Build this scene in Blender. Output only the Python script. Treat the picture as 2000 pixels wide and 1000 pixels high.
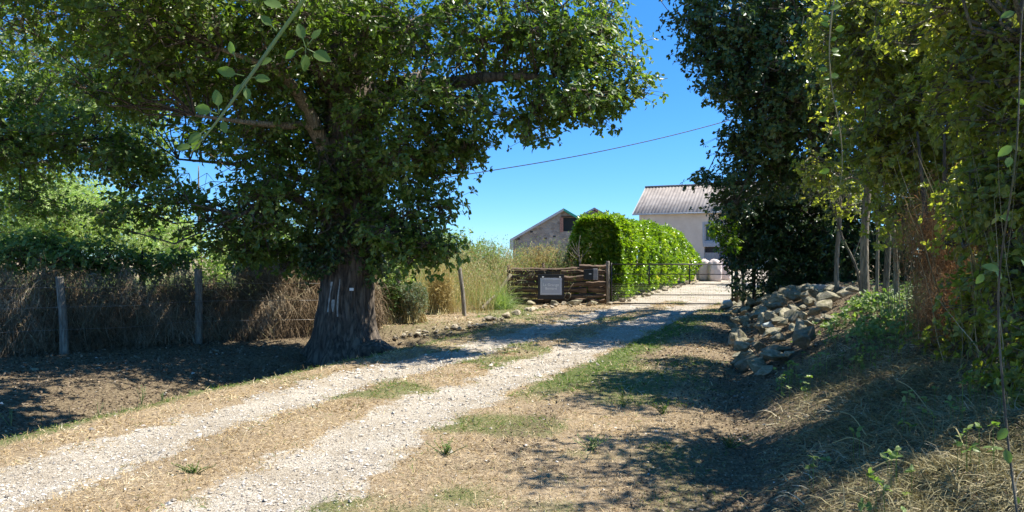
import bpy, bmesh, math, random
import numpy as np
from mathutils import Vector, Matrix, noise as mnoise

for o in list(bpy.data.objects): bpy.data.objects.remove(o)
S = bpy.context.scene
COL = S.collection

# ------------------------------------------------------------------ camera
F = 1444.0; CZ = 1.6; HOR = 505.0
cam = bpy.data.cameras.new('camera'); camo = bpy.data.objects.new('camera', cam); COL.objects.link(camo)
cam.sensor_width = 36; cam.lens = 36*F/2000; cam.clip_start = 0.05; cam.clip_end = 5000
camo.location = (0, 0, CZ); camo.rotation_euler = (math.radians(90) + math.atan(5/F), 0, 0)
S.camera = camo
S.render.resolution_x = 1024; S.render.resolution_y = 512

# ------------------------------------------------------------------ light
SUN_EL = math.radians(58); SUN_AZ = math.radians(84)      # azimuth from +Y towards +X
sd = Vector((math.sin(SUN_AZ)*math.cos(SUN_EL), math.cos(SUN_AZ)*math.cos(SUN_EL), math.sin(SUN_EL)))
w = bpy.data.worlds.new('World'); S.world = w; w.use_nodes = True
nt = w.node_tree; bg = nt.nodes['Background']
sky = nt.nodes.new('ShaderNodeTexSky'); sky.sky_type = 'NISHITA'; sky.sun_disc = False
sky.sun_elevation = SUN_EL; sky.sun_rotation = SUN_AZ; sky.altitude = 2500
sky.air_density = 1.0; sky.dust_density = 0.0; sky.ozone_density = 3.0
hs = nt.nodes.new('ShaderNodeHueSaturation'); hs.inputs['Saturation'].default_value = 1.3
nt.links.new(sky.outputs[0], hs.inputs['Color']); wtc = nt.nodes.new('ShaderNodeTexCoord'); wsp = nt.nodes.new('ShaderNodeSeparateXYZ'); nt.links.new(wtc.outputs['Generated'], wsp.inputs[0])
wr = nt.nodes.new('ShaderNodeValToRGB'); wr.color_ramp.elements[0].position = 0.0; wr.color_ramp.elements[0].color = (.34, .52, .70, 1)
wr.color_ramp.elements[1].position = .55; wr.color_ramp.elements[1].color = (1.1, 1.06, 1.02, 1)
we_ = wr.color_ramp.elements.new(.16); we_.color = (.58, .73, .87, 1)
nt.links.new(wsp.outputs['Z'], wr.inputs[0])
wm = nt.nodes.new('ShaderNodeMix'); wm.data_type = 'RGBA'; wm.blend_type = 'MULTIPLY'; wm.inputs[0].default_value = 1
nt.links.new(hs.outputs[0], wm.inputs[6]); nt.links.new(wr.outputs[0], wm.inputs[7]); nt.links.new(wm.outputs[2], bg.inputs['Color']); bg.inputs['Strength'].default_value = 0.115
sun = bpy.data.lights.new('sun', 'SUN'); sun.energy = 4.5; sun.angle = math.radians(0.5); sun.color = (1, .95, .86)
suno = bpy.data.objects.new('sun', sun); COL.objects.link(suno)
suno.rotation_euler = sd.to_track_quat('Z', 'Y').to_euler(); suno.location = (20, 10, 30)
S.view_settings.view_transform = 'Standard'; S.view_settings.look = 'None'
S.view_settings.exposure = 1.28; S.view_settings.gamma = 1

# ------------------------------------------------------------------ helpers
def rs(seed): return np.random.RandomState(seed)
def mesh_np(name, V, faces, mats=(), parent=None, smooth=False, attrs=None, matidx=None, loc=None):
    """V (n,3); faces = list of int arrays (m,k)."""
    me = bpy.data.meshes.new(name)
    V = np.asarray(V, dtype=np.float32)
    me.vertices.add(len(V)); me.vertices.foreach_set('co', V.ravel())
    if not isinstance(faces, (list, tuple)): faces = [faces]
    faces = [np.asarray(f, dtype=np.int32) for f in faces if len(f)]
    loops = np.concatenate([f.ravel() for f in faces])
    tot = np.concatenate([np.full(len(f), f.shape[1], dtype=np.int32) for f in faces])
    start = np.concatenate([[0], np.cumsum(tot)[:-1]]).astype(np.int32)
    me.loops.add(len(loops)); me.loops.foreach_set('vertex_index', loops)
    me.polygons.add(len(tot)); me.polygons.foreach_set('loop_start', start)
    me.polygons.foreach_set('loop_total', tot)
    me.polygons.foreach_set('use_smooth', np.full(len(tot), smooth))
    if matidx is not None: me.polygons.foreach_set('material_index', np.asarray(matidx, dtype=np.int32))
    me.update(calc_edges=True)
    for m in (mats if isinstance(mats, (list, tuple)) else [mats]): me.materials.append(m)
    if attrs:
        for k, a in attrs.items():
            at = me.attributes.new(k, 'FLOAT', 'POINT'); at.data.foreach_set('value', np.asarray(a, dtype=np.float32))
    o = bpy.data.objects.new(name, me); COL.objects.link(o)
    if parent: o.parent = parent
    if loc: o.location = loc
    return o

def tag(o, label=None, cat=None, group=None, kind=None):
    if label: o['label'] = label
    if cat: o['category'] = cat
    if group: o['group'] = group
    if kind: o['kind'] = kind
    return o
def empty(name, loc, rz=0, label=None, cat=None, group=None):
    o = bpy.data.objects.new(name, None); COL.objects.link(o)
    o.location = loc; o.rotation_euler = (0, 0, rz); o.empty_display_size = .2
    return tag(o, label, cat, group)

def hsh(i, j, k, s):
    n = (i.astype(np.int64)*374761393 + j.astype(np.int64)*668265263 + k*2147483647 + s*1274126177) & 0xffffffff
    n = ((n ^ (n >> 13))*1274126177) & 0xffffffff
    return ((n ^ (n >> 16)) & 0xffff)/65535.0
def vn(x, y, s=0):
    x = np.asarray(x, float); y = np.asarray(y, float)
    i = np.floor(x); j = np.floor(y); fx = x-i; fy = y-j
    fx = fx*fx*(3-2*fx); fy = fy*fy*(3-2*fy)
    i = i.astype(np.int64); j = j.astype(np.int64)
    a = hsh(i, j, 0, s); b = hsh(i+1, j, 0, s); c = hsh(i, j+1, 0, s); d = hsh(i+1, j+1, 0, s)
    return (a*(1-fx)+b*fx)*(1-fy)+(c*(1-fx)+d*fx)*fy
def fbm(x, y, s=0, o=4):
    r = 0; a = .5; t = 0
    for k in range(o):
        r = r+a*vn(x*2**k, y*2**k, s+k); t += a; a *= .5
    return r/t
def ss(a, b, x):
    t = np.clip((x-a)/(b-a), 0, 1); return t*t*(3-2*t)

# ------------------------------------------------------------------ terrain functions
CY = np.array([-30, 0, 3, 4.67, 6.7, 8.4, 10.3, 13.2, 17.1, 21, 24.3, 30, 36, 50, 60, 70])
CX = np.array([-8, -3.6, -2.95, -2.7, -2.2, -1.64, -.85, .4, 1.95, 3.7, 5.2, 8.0, 11.2, 17.5, 21, 25.])
def Cn(Y): return np.interp(Y, CY, CX)
def lat(X, Y):
    e = .5; g = (Cn(Y+e)-Cn(Y-e))/(2*e)
    return (X-Cn(Y))/np.sqrt(1+g*g)
BY = np.array([-30, 0, 4.67, 9.4, 13, 16, 20, 24, 30, 45, 60, 90])
BX = np.array([0.2, .5, 1.55, 3.0, 4.0, 4.75, 6.0, 7.9, 10.5, 17, 24, 30.])
def H(X, Y):
    X = np.asarray(X, float); Y = np.asarray(Y, float)
    z = np.interp(Y, [-50, 14, 24, 45, 70, 400], [0, 0, .1, .75, .78, .9])
    d = lat(X, Y); b = X-np.interp(Y, BY, BX)
    # crown and ruts of the drive
    z = z + .03*np.exp(-(d/.4)**2) - .025*np.exp(-((np.abs(d)-.85)/.35)**2)
    # ditch on the left
    m = 1-ss(15.5, 19, Y)
    ed = -d-2.1-.12*(vn(X*1.3, Y*1.3, 5)-.5)
    z = z - m*(.42*ss(0, .75, ed) - .30*ss(1.0, 3.0, ed))
    # bank on the right
    f = (1-ss(23.5, 27, Y))
    rise = np.interp(Y, [3, 7, 10], [.30, .34, .42])*np.clip(b, 0, 2.3); rise = rise*(1+.3*(fbm(X*.9, Y*.9, 9)-.5))
    z = z + f*(rise - .07*np.exp(-((b+.1)/.4)**2))
    amp = .02 + .05*ss(0, .6, ed)*m + .07*ss(-1.0, .4, b)*f
    z = z + amp*(fbm(X*2.2, Y*2.2, 21, 4)-.5)*(1.6)
    z = z + .25*ss(12, 40, np.abs(X))*(fbm(X*.05, Y*.05, 3)-.5)*2
    return z
def H1(x, y): return float(H(np.array([x]), np.array([y]))[0])
def P(u, v, Y): return np.array([(u-1000)/F*Y, Y, CZ-(v-HOR)/F*Y])
def gp(u, v):
    """where the sight line of a photo pixel meets the ground"""
    for Y in np.arange(3, 90, .05):
        p = P(u, v, Y)
        if p[2] <= H1(p[0], Y): return np.array([p[0], Y, H1(p[0], Y)])
    return P(u, v, 90)

# ------------------------------------------------------------------ materials
def mat(name):
    m = bpy.data.materials.new(name); m.use_nodes = True
    n = m.node_tree; b = n.nodes['Principled BSDF']
    return m, n, b
def N(nt, t, **kw):
    n = nt.nodes.new(t)
    for k, v in kw.items():
        if k in ('blend_type', 'data_type', 'operation', 'feature', 'attribute_name', 'noise_dimensions', 'wave_type', 'bands_direction', 'interpolation'): setattr(n, k, v)
        else: n.inputs[k].default_value = v
    return n
def ramp(nt, src, stops):
    r = nt.nodes.new('ShaderNodeValToRGB'); e = r.color_ramp.elements
    while len(e) < len(stops): e.new(.5)
    for i, (p, c) in enumerate(stops):
        e[i].position = p; e[i].color = (*c, 1)
    nt.links.new(src, r.inputs[0]); return r
def mixc(nt, fac, a, b, bt='MIX'):
    m = nt.nodes.new('ShaderNodeMix'); m.data_type = 'RGBA'; m.blend_type = bt
    for s, k in ((fac, 0), (a, 6), (b, 7)):
        if hasattr(s, 'links') or hasattr(s, 'is_linked'): nt.links.new(s, m.inputs[k])
        elif isinstance(s, (int, float)): m.inputs[k].default_value = s
        else: m.inputs[k].default_value = (*s, 1)
    return m.outputs[2]
def bump(nt, b, h, strength=.5, dist=.02):
    bp = nt.nodes.new('ShaderNodeBump'); bp.inputs['Strength'].default_value = strength
    bp.inputs['Distance'].default_value = dist
    nt.links.new(h, bp.inputs['Height']); nt.links.new(bp.outputs[0], b.inputs['Normal'])
def island_mat(name, stops, rough=.6, trans=0, tcol=None, spec=.35, nscale=.0):
    m, n, b = mat(name)
    g = n.nodes.new('ShaderNodeNewGeometry')
    src = g.outputs['Random Per Island']
    if nscale:
        tc = n.nodes.new('ShaderNodeTexCoord')
        nz = N(n, 'ShaderNodeTexNoise', Scale=nscale, Detail=2.0); n.links.new(tc.outputs['Object'], nz.inputs['Vector'])
        a = N(n, 'ShaderNodeMath', operation='MULTIPLY'); n.links.new(src, a.inputs[0]); a.inputs[1].default_value = .6
        c = N(n, 'ShaderNodeMath', operation='MULTIPLY_ADD'); n.links.new(nz.outputs[0], c.inputs[0]); c.inputs[1].default_value = 1.3; c.inputs[2].default_value = -.42
        s = N(n, 'ShaderNodeMath', operation='ADD'); n.links.new(a.outputs[0], s.inputs[0]); n.links.new(c.outputs[0], s.inputs[1]); s.use_clamp = True
        src = s.outputs[0]
    r = ramp(n, src, stops); n.links.new(r.outputs[0], b.inputs['Base Color'])
    b.inputs['Roughness'].default_value = rough; b.inputs['Specular IOR Level'].default_value = spec
    if trans:
        t = n.nodes.new('ShaderNodeBsdfTranslucent')
        tc2 = mixc(n, 1.0, r.outputs[0], tcol or (1.6, 1.9, .6), 'MULTIPLY'); n.links.new(tc2, t.inputs['Color'])
        mx = n.nodes.new('ShaderNodeMixShader'); mx.inputs[0].default_value = trans
        n.links.new(b.outputs[0], mx.inputs[1]); n.links.new(t.outputs[0], mx.inputs[2])
        n.links.new(mx.outputs[0], n.nodes['Material Output'].inputs[0])
    return m

M = {}
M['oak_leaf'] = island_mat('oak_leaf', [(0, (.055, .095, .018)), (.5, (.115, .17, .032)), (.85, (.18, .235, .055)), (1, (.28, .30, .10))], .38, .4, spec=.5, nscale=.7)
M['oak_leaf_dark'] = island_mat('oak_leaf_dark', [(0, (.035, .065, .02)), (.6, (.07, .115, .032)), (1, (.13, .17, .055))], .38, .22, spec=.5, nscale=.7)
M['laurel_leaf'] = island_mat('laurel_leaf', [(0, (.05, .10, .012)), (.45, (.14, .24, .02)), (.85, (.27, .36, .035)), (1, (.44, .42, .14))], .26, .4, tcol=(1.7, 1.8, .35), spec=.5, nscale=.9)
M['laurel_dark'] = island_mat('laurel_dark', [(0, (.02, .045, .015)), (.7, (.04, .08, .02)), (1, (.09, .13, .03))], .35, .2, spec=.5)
M['willow_leaf'] = island_mat('willow_leaf', [(0, (.22, .30, .10)), (.5, (.34, .42, .17)), (1, (.5, .54, .3))], .55, .45, spec=.3, nscale=.3)
M['shrub_leaf'] = island_mat('shrub_leaf', [(0, (.08, .14, .035)), (.6, (.17, .24, .07)), (1, (.30, .35, .14))], .45, .38, spec=.4, nscale=.5)
M['hedge_leaf'] = island_mat('hedge_leaf', [(0, (.10, .13, .03)), (.5, (.20, .235, .06)), (.9, (.31, .33, .10)), (1, (.50, .44, .12))], .36, .56, tcol=(1.9, 1.9, .55), spec=.55, nscale=1.5)
M['bright_leaf'] = island_mat('bright_leaf', [(0, (.12, .22, .04)), (1, (.25, .32, .06))], .38, .5, spec=.5)
M['twig_leaf'] = island_mat('twig_leaf', [(0, (.07, .12, .03)), (.7, (.12, .18, .045)), (1, (.2, .26, .06))], .45, .4, spec=.4)
M['grey_leaf'] = island_mat('grey_leaf', [(0, (.12, .15, .1)), (1, (.24, .27, .19))], .7, .2, spec=.2)
M['dead_needle'] = island_mat('dead_needle', [(0, (.16, .085, .035)), (.5, (.33, .18, .08)), (1, (.50, .34, .17))], .8, .3, tcol=(1.3, 1.1, .9), spec=.1, nscale=2)
M['dead_stem'] = island_mat('dead_stem', [(0, (.10, .066, .038)), (.55, (.23, .165, .10)), (.9, (.38, .30, .20)), (1, (.52, .45, .33))], .85, 0, spec=.1, nscale=1.6)
M['straw'] = island_mat('straw', [(0, (.20, .13, .06)), (.35, (.43, .31, .155)), (.75, (.62, .49, .29)), (1, (.76, .67, .48))], .7, .2, tcol=(1.2, 1.1, .8), spec=.25, nscale=1.6)
M['tall_straw'] = island_mat('tall_straw', [(0, (.30, .19, .075)), (.4, (.46, .36, .15)), (.8, (.50, .46, .24)), (1, (.66, .58, .38))], .7, .3, tcol=(1.2, 1.1, .8), spec=.2, nscale=.5)
M['tall_green'] = island_mat('tall_green', [(0, (.13, .19, .07)), (.6, (.24, .30, .14)), (1, (.40, .42, .24))], .6, .35, spec=.2, nscale=.5)
M['bank_straw'] = island_mat('bank_straw', [(0, (.09, .085, .035)), (.5, (.25, .22, .11)), (.88, (.42, .36, .21)), (1, (.66, .58, .42))], .75, .15, tcol=(1.2, 1.1, .8), spec=.2, nscale=1.5)
M['green_blade'] = island_mat('green_blade', [(0, (.06, .11, .02)), (.6, (.12, .19, .045)), (1, (.24, .28, .09))], .5, .35, spec=.3)
M['litter'] = island_mat('litter', [(0, (.055, .04, .027)), (.6, (.14, .10, .065)), (.9, (.28, .21, .14)), (1, (.38, .31, .22))], .8, 0, spec=.15)
M['gravel'] = island_mat('gravel_stone', [(0, (.20, .17, .135)), (.5, (.43, .385, .32)), (1, (.66, .60, .51))], .85, 0, spec=.2)

def bark(name, c1, c2, sc=9, moss=None, horiz=False):
    m, n, b = mat(name)
    tc = n.nodes.new('ShaderNodeTexCoord')
    mp = N(n, 'ShaderNodeMapping'); mp.inputs['Scale'].default_value = (1, 1, .16); n.links.new(tc.outputs['Object'], mp.inputs[0])
    if horiz: mp.inputs['Scale'].default_value = (.14, 1, 1.2)
    z = N(n, 'ShaderNodeTexNoise', Scale=sc*2.0, Detail=8.0, Roughness=.7, Distortion=.6); n.links.new(mp.outputs[0], z.inputs['Vector'])
    z0 = N(n, 'ShaderNodeTexNoise', Scale=sc*1.1, Detail=4.0, Distortion=.4); n.links.new(mp.outputs[0], z0.inputs['Vector'])
    su = N(n, 'ShaderNodeMath', operation='SUBTRACT'); n.links.new(z0.outputs[0], su.inputs[0]); su.inputs[1].default_value = .5
    ab = N(n, 'ShaderNodeMath', operation='ABSOLUTE'); n.links.new(su.outputs[0], ab.inputs[0])
    mu = N(n, 'ShaderNodeMath', operation='MULTIPLY_ADD'); n.links.new(ab.outputs[0], mu.inputs[0]); mu.inputs[1].default_value = 2.6; n.links.new(z.outputs[0], mu.inputs[2])
    r = ramp(n, mu.outputs[0], [(.42, c1), (.95, c2)])
    out = r.outputs[0]
    if moss:
        z2 = N(n, 'ShaderNodeTexNoise', Scale=2.3, Detail=5.0); n.links.new(tc.outputs['Object'], z2.inputs['Vector'])
        r2 = ramp(n, z2.outputs[0], [(.48, (0, 0, 0)), (.62, (1, 1, 1))])
        out = mixc(n, r2.outputs[0], out, moss)
    n.links.new(out, b.inputs['Base Color']); b.inputs['Roughness'].default_value = .9
    bump(n, b, mu.outputs[0], .9, .03)
    return m
M['bark'] = bark('oak_bark', (.028, .021, .015), (.18, .14, .10), 9)
M['bark_moss'] = bark('mossy_bark', (.06, .05, .035), (.22, .19, .13), 20, (.15, .15, .07))
M['bark_pale'] = bark('pale_bark', (.12, .10, .065), (.36, .30, .20), 22)
M['post'] = bark('weathered_wood', (.13, .11, .085), (.34, .30, .235), 14)
M['dark_wood'] = bark('dark_weathered_wood', (.03, .02, .014), (.20, .13, .08), 7, None, True)

def rockmat(name, ca, cb, cc, mossy=0.):
    m, n, b = mat(name)
    tc = n.nodes.new('ShaderNodeTexCoord'); oi = n.nodes.new('ShaderNodeObjectInfo')
    z = N(n, 'ShaderNodeTexNoise', Scale=5.0, Detail=8.0, Roughness=.65); z.noise_dimensions = '4D'
    n.links.new(tc.outputs['Object'], z.inputs['Vector'])
    m1 = N(n, 'ShaderNodeMath', operation='MULTIPLY'); n.links.new(oi.outputs['Random'], m1.inputs[0]); m1.inputs[1].default_value = 40; n.links.new(m1.outputs[0], z.inputs['W'])
    r = ramp(n, z.outputs[0], [(.3, ca), (.55, cb), (.75, cc)])
    r2 = ramp(n, oi.outputs['Random'], [(0, (.55, .53, .5)), (.5, (.9, .88, .82)), (1, (1.15, 1.1, 1.0))])
    c = mixc(n, 1.0, r.outputs[0], r2.outputs[0], 'MULTIPLY')
    if mossy:
        z2 = N(n, 'ShaderNodeTexNoise', Scale=3.0, Detail=6.0); z2.noise_dimensions = '4D'; n.links.new(tc.outputs['Object'], z2.inputs['Vector']); n.links.new(m1.outputs[0], z2.inputs['W'])
        r3 = ramp(n, z2.outputs[0], [(.45, (0, 0, 0)), (.6, (mossy,)*3)])
        c = mixc(n, r3.outputs[0], c, (.13, .125, .045))
    n.links.new(c, b.inputs['Base Color']); b.inputs['Roughness'].default_value = .88
    z3 = N(n, 'ShaderNodeTexNoise', Scale=16.0, Detail=8.0, Roughness=.7); n.links.new(tc.outputs['Object'], z3.inputs['Vector'])
    bump(n, b, z3.outputs[0], .8, .04)
    return m
M['rock'] = rockmat('heap_rock', (.24, .21, .15), (.44, .40, .29), (.62, .58, .46), .6)
M['rock_pale'] = rockmat('pale_rock', (.34, .27, .18), (.55, .48, .36), (.72, .67, .56))
M['rock_white'] = rockmat('white_rock', (.45, .5, .5), (.6, .68, .68), (.75, .8, .8))
M['block'] = rockmat('concrete_block', (.30, .28, .25), (.42, .40, .36), (.5, .48, .44))

def plain(name, c, rough=.6, metal=0, nz=0, sc=8):
    m, n, b = mat(name)
    tc = n.nodes.new('ShaderNodeTexCoord')
    z = N(n, 'ShaderNodeTexNoise', Scale=float(sc), Detail=5.0); n.links.new(tc.outputs['Object'], z.inputs['Vector'])
    k = nz or .15
    r = ramp(n, z.outputs[0], [(.3, tuple(x*(1-k) for x in c)), (.7, tuple(min(1, x*(1+k)) for x in c))])
    n.links.new(r.outputs[0], b.inputs['Base Color']); b.inputs['Roughness'].default_value = rough; b.inputs['Metallic'].default_value = metal
    return m
M['black_metal'] = plain('black_metal', (.03, .025, .022), .5, .3, .4)
M['galv'] = plain('galvanised_wire', (.30, .28, .25), .5, .6)
M['black_paint'] = plain('black_board', (.018, .017, .02), .5)
M['sign_panel'] = plain('sign_panel', (.44, .47, .56), .3, 0, .06, 3)
M['sign_letter'] = plain('sign_letter', (.88, .90, .92), .4, 0, .03)
M['white'] = plain('white_paint', (.78, .77, .74), .5, 0, .05)
M['mailbox'] = plain('mailbox_black', (.015, .015, .016), .35)
M['mailbox_side'] = plain('mailbox_grey', (.22, .22, .23), .5, 0, .3, 40)
M['bag'] = plain('bulk_bag', (.56, .46, .41), .8, 0, .12, 3)
M['glass'] = plain('dark_glass', (.02, .022, .025), .12)
M['door'] = plain('door_planks', (.38, .36, .34), .7, 0, .15, 6)
M['blue_grey'] = plain('blue_grey_paint', (.12, .14, .19), .6, 0, .15)
M['lintel'] = plain('grey_lintel', (.34, .37, .40), .7)
M['wire'] = plain('cable', (.02, .02, .022), .5)
M['green_edge'] = plain('green_trim', (.03, .30, .20), .5)
M['grey_trim'] = plain('grey_fascia', (.40, .42, .43), .7)
M['brick_jamb'] = plain('brick_jamb', (.30, .16, .12), .85, 0, .3, 12)
M['tarp_tile'] = plain('clay_tile', (.42, .24, .17), .8, 0, .3, 6)
M['paint_mark'] = plain('pale_lichen', (.34, .32, .28), .9, 0, .45, 14)

def stonewall():
    m, n, b = mat('rubble_stone_wall')
    tc = n.nodes.new('ShaderNodeTexCoord')
    mp = N(n, 'ShaderNodeMapping'); mp.inputs['Scale'].default_value = (1, 1, 1.5); n.links.new(tc.outputs['Object'], mp.inputs[0])
    v = N(n, 'ShaderNodeTexVoronoi', Scale=3.2); n.links.new(mp.outputs[0], v.inputs['Vector'])
    v2 = N(n, 'ShaderNodeTexVoronoi', Scale=3.2, feature='DISTANCE_TO_EDGE'); n.links.new(mp.outputs[0], v2.inputs['Vector'])
    z = N(n, 'ShaderNodeTexNoise', Scale=1.2, Detail=6.0); n.links.new(tc.outputs['Object'], z.inputs['Vector'])
    sep = n.nodes.new('ShaderNodeSeparateColor'); n.links.new(v.outputs['Color'], sep.inputs[0])
    r = ramp(n, sep.outputs[0], [(0, (.15, .125, .10)), (.6, (.27, .235, .195)), (1, (.38, .335, .275))])
    r2 = ramp(n, v2.outputs['Distance'], [(.0, (0, 0, 0)), (.12, (1, 1, 1))])
    c = mixc(n, r2.outputs[0], (.30, .27, .235), r.outputs[0])
    r3 = ramp(n, z.outputs[0], [(.4, (0, 0, 0)), (.65, (.8, .8, .8))])
    c = mixc(n, r3.outputs[0], c, (.31, .285, .25))
    n.links.new(c, b.inputs['Base Color']); b.inputs['Roughness'].default_value = .95
    bump(n, b, r2.outputs[0], .6, .05)
    return m
M['stonewall'] = stonewall()
def plaster():
    m, n, b = mat('old_plaster')
    tc = n.nodes.new('ShaderNodeTexCoord')
    z = N(n, 'ShaderNodeTexNoise', Scale=.5, Detail=8.0, Roughness=.65); n.links.new(tc.outputs['Object'], z.inputs['Vector'])
    r = ramp(n, z.outputs[0], [(.3, (.56, .46, .36)), (.55, (.68, .58, .47)), (.75, (.76, .68, .58))])
    n.links.new(r.outputs[0], b.inputs['Base Color']); b.inputs['Roughness'].default_value = .9
    z2 = N(n, 'ShaderNodeTexNoise', Scale=12.0, Detail=5.0); n.links.new(tc.outputs['Object'], z2.inputs['Vector']); bump(n, b, z2.outputs[0], .4, .02)
    return m
M['plaster'] = plaster()
def roofm():
    m, n, b = mat('fibre_cement_roof')
    tc = n.nodes.new('ShaderNodeTexCoord')
    z = N(n, 'ShaderNodeTexNoise', Scale=1.2, Detail=7.0, Roughness=.7); n.links.new(tc.outputs['Object'], z.inputs['Vector'])
    mp = N(n, 'ShaderNodeMapping'); mp.inputs['Scale'].default_value = (3.5, .3, .3); n.links.new(tc.outputs['Object'], mp.inputs[0])
    z2 = N(n, 'ShaderNodeTexNoise', Scale=1.5, Detail=4.0); n.links.new(mp.outputs[0], z2.inputs['Vector'])
    r = ramp(n, z.outputs[0], [(.3, (.17, .145, .13)), (.6, (.27, .24, .215)), (.8, (.36, .29, .24))])
    r2 = ramp(n, z2.outputs[0], [(.3, (.7, .68, .68)), (.6, (1, 1, 1))])
    c = mixc(n, .8, r.outputs[0], r2.outputs[0], 'MULTIPLY')
    n.links.new(c, b.inputs['Base Color']); b.inputs['Roughness'].default_value = .85
    return m
M['roof'] = roofm()

def groundm():
    m, n, b = mat('ground_earth')
    tc = n.nodes.new('ShaderNodeTexCoord'); o = tc.outputs['Object']
    def at(k): a = n.nodes.new('ShaderNodeAttribute'); a.attribute_name = k; return a.outputs['Fac']
    def nz(s, d=6.0, r=.6):
        z = N(n, 'ShaderNodeTexNoise', Scale=float(s), Detail=d, Roughness=r); n.links.new(o, z.inputs['Vector']); return z.outputs[0]
    n1 = nz(1.5); n2 = nz(28, 5., .7); n3 = nz(90, 3.)
    straw = ramp(n, n2, [(.3, (.14, .10, .06)), (.5, (.32, .24, .15)), (.7, (.50, .40, .26))]).outputs[0]
    green = ramp(n, n2, [(.3, (.06, .08, .025)), (.6, (.14, .16, .05)), (.75, (.26, .25, .11))]).outputs[0]
    soil = ramp(n, n2, [(.3, (.07, .052, .03)), (.5, (.17, .128, .078)), (.72, (.34, .275, .175))]).outputs[0]
    v = N(n, 'ShaderNodeTexVoronoi', Scale=80.0); n.links.new(o, v.inputs['Vector'])
    sep = n.nodes.new('ShaderNodeSeparateColor'); n.links.new(v.outputs['Color'], sep.inputs[0])
    grav = ramp(n, sep.outputs[0], [(0, (.28, .24, .19)), (.4, (.43, .38, .31)), (1, (.57, .52, .44))]).outputs[0]
    dust = ramp(n, n1, [(.4, (.84, .80, .73)), (.6, (1.04, 1.03, 1.0))]).outputs[0]
    grav = mixc(n, 1.0, grav, dust, 'MULTIPLY')
    c = mixc(n, at('green'), straw, green)
    c = mixc(n, at('soil'), c, soil)
    ad = N(n, 'ShaderNodeMath', operation='MULTIPLY_ADD'); n.links.new(n2, ad.inputs[0]); ad.inputs[1].default_value = 1.2; n.links.new(at('gravel'), ad.inputs[2])
    ed = ramp(n, ad.outputs[0], [(.8, (0, 0, 0)), (1.35, (1, 1, 1))]).outputs[0]
    c = mixc(n, ed, c, grav)
    n.links.new(c, b.inputs['Base Color']); b.inputs['Roughness'].default_value = .95; b.inputs['Specular IOR Level'].default_value = .15
    s = N(n, 'ShaderNodeMath', operation='ADD'); n.links.new(n2, s.inputs[0]); n.links.new(n3, s.inputs[1])
    bump(n, b, s.outputs[0], .8, .03)
    return m
M['ground'] = groundm()

# ------------------------------------------------------------------ ground and drive
def masks(X, Y):
    d = lat(X, Y); b = X-np.interp(Y, BY, BX)
    wob = (fbm(X*1.1, Y*1.1, 31)-.5)*.36+(fbm(X*5, Y*5, 33, 3)-.5)*.5
    hw = .41
    gr = np.maximum(ss(hw+.22, hw-.22, np.abs(d+.88)+wob*(1.0+.5*ss(11, 14, Y))), ss(hw+.22, hw-.22, np.abs(d-.88)+wob))
    gr = np.where(Y > 25, np.maximum(gr, ss(1.9, 1.5, np.abs(d+.2)+wob)*.7), gr)
    m = 1-ss(16, 19.5, Y)
    soil = np.maximum(m*ss(.05, .35, -d-2.1+wob*.3), (1-ss(22, 25, Y))*ss(-1.1, -.1, b+wob*1.2)*.95)
    soil = np.maximum(soil, (1-ss(21, 24, Y))*.5*ss(1.7, 2.2, d+wob)*(fbm(X*.8, Y*.8, 77) > .5))
    grn = ss(.5, .62, fbm(X*.7, Y*.7, 41))*.7
    grn = np.maximum(grn, ss(1.35, 1.5, d+wob*.3)*ss(2.3, 1.9, d+wob)*ss(8, 9.5, Y)*(1-ss(18, 22, Y)))
    grn = np.maximum(grn, ss(-1.9, -2.1, d)*.8*m)
    grn = np.where((d < -1.3) & (d > -1.95) & (Y < 19), grn*.25, grn)
    grn = np.where((Y > 26) & (b > -2.5) & (b < 3), np.maximum(grn, .8), grn)
    return gr, soil, grn
def axis(fine0, fine1, st, far, g=1.12):
    a = list(np.arange(fine0, fine1+1e-6, st)); x = a[-1]; s = st
    while x < far: s *= g; x += s; a.append(x)
    x = a[0]; s = st; l = []
    while x > -far: s *= g; x -= s; l.append(x)
    return np.array(l[::-1]+a)
ys = [2.5]
while ys[-1] < 45: ys.append(ys[-1]+max(.03, .0068*ys[-1]))
s = .35
while ys[-1] < 1500: s *= 1.1; ys.append(ys[-1]+s)
yb = [2.5]; s = .05
while yb[-1] > -60: s *= 1.15; yb.append(yb[-1]-s)
ys = np.array(yb[:0:-1]+ys)
xs = axis(-9, 11, .065, 1200)
GX, GY = np.meshgrid(xs, ys)
gx = GX.ravel(); gy = GY.ravel(); gz = H(gx, gy)
gr, soil, grn = masks(gx, gy)
nx, ny = len(xs), len(ys)
idx = np.arange(nx*ny).reshape(ny, nx)
Q = np.stack([idx[:-1, :-1], idx[:-1, 1:], idx[1:, 1:], idx[1:, :-1]], -1).reshape(-1, 4)
fg = gr[Q].mean(1); fy = gy[Q].mean(1)
isg = (fg > .5) & (fy < 75) & (fy > -40)
def sub(q, name):
    u, inv = np.unique(q.ravel(), return_inverse=True)
    V = np.stack([gx[u], gy[u], gz[u]], 1)
    return mesh_np(name, V, inv.reshape(-1, 4), M['ground'], smooth=True, attrs={'gravel': gr[u], 'soil': soil[u], 'green': grn[u]})
tag(sub(Q[~isg], 'ground'), kind='structure')
tag(sub(Q[isg], 'gravel_track'), kind='structure')

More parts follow.
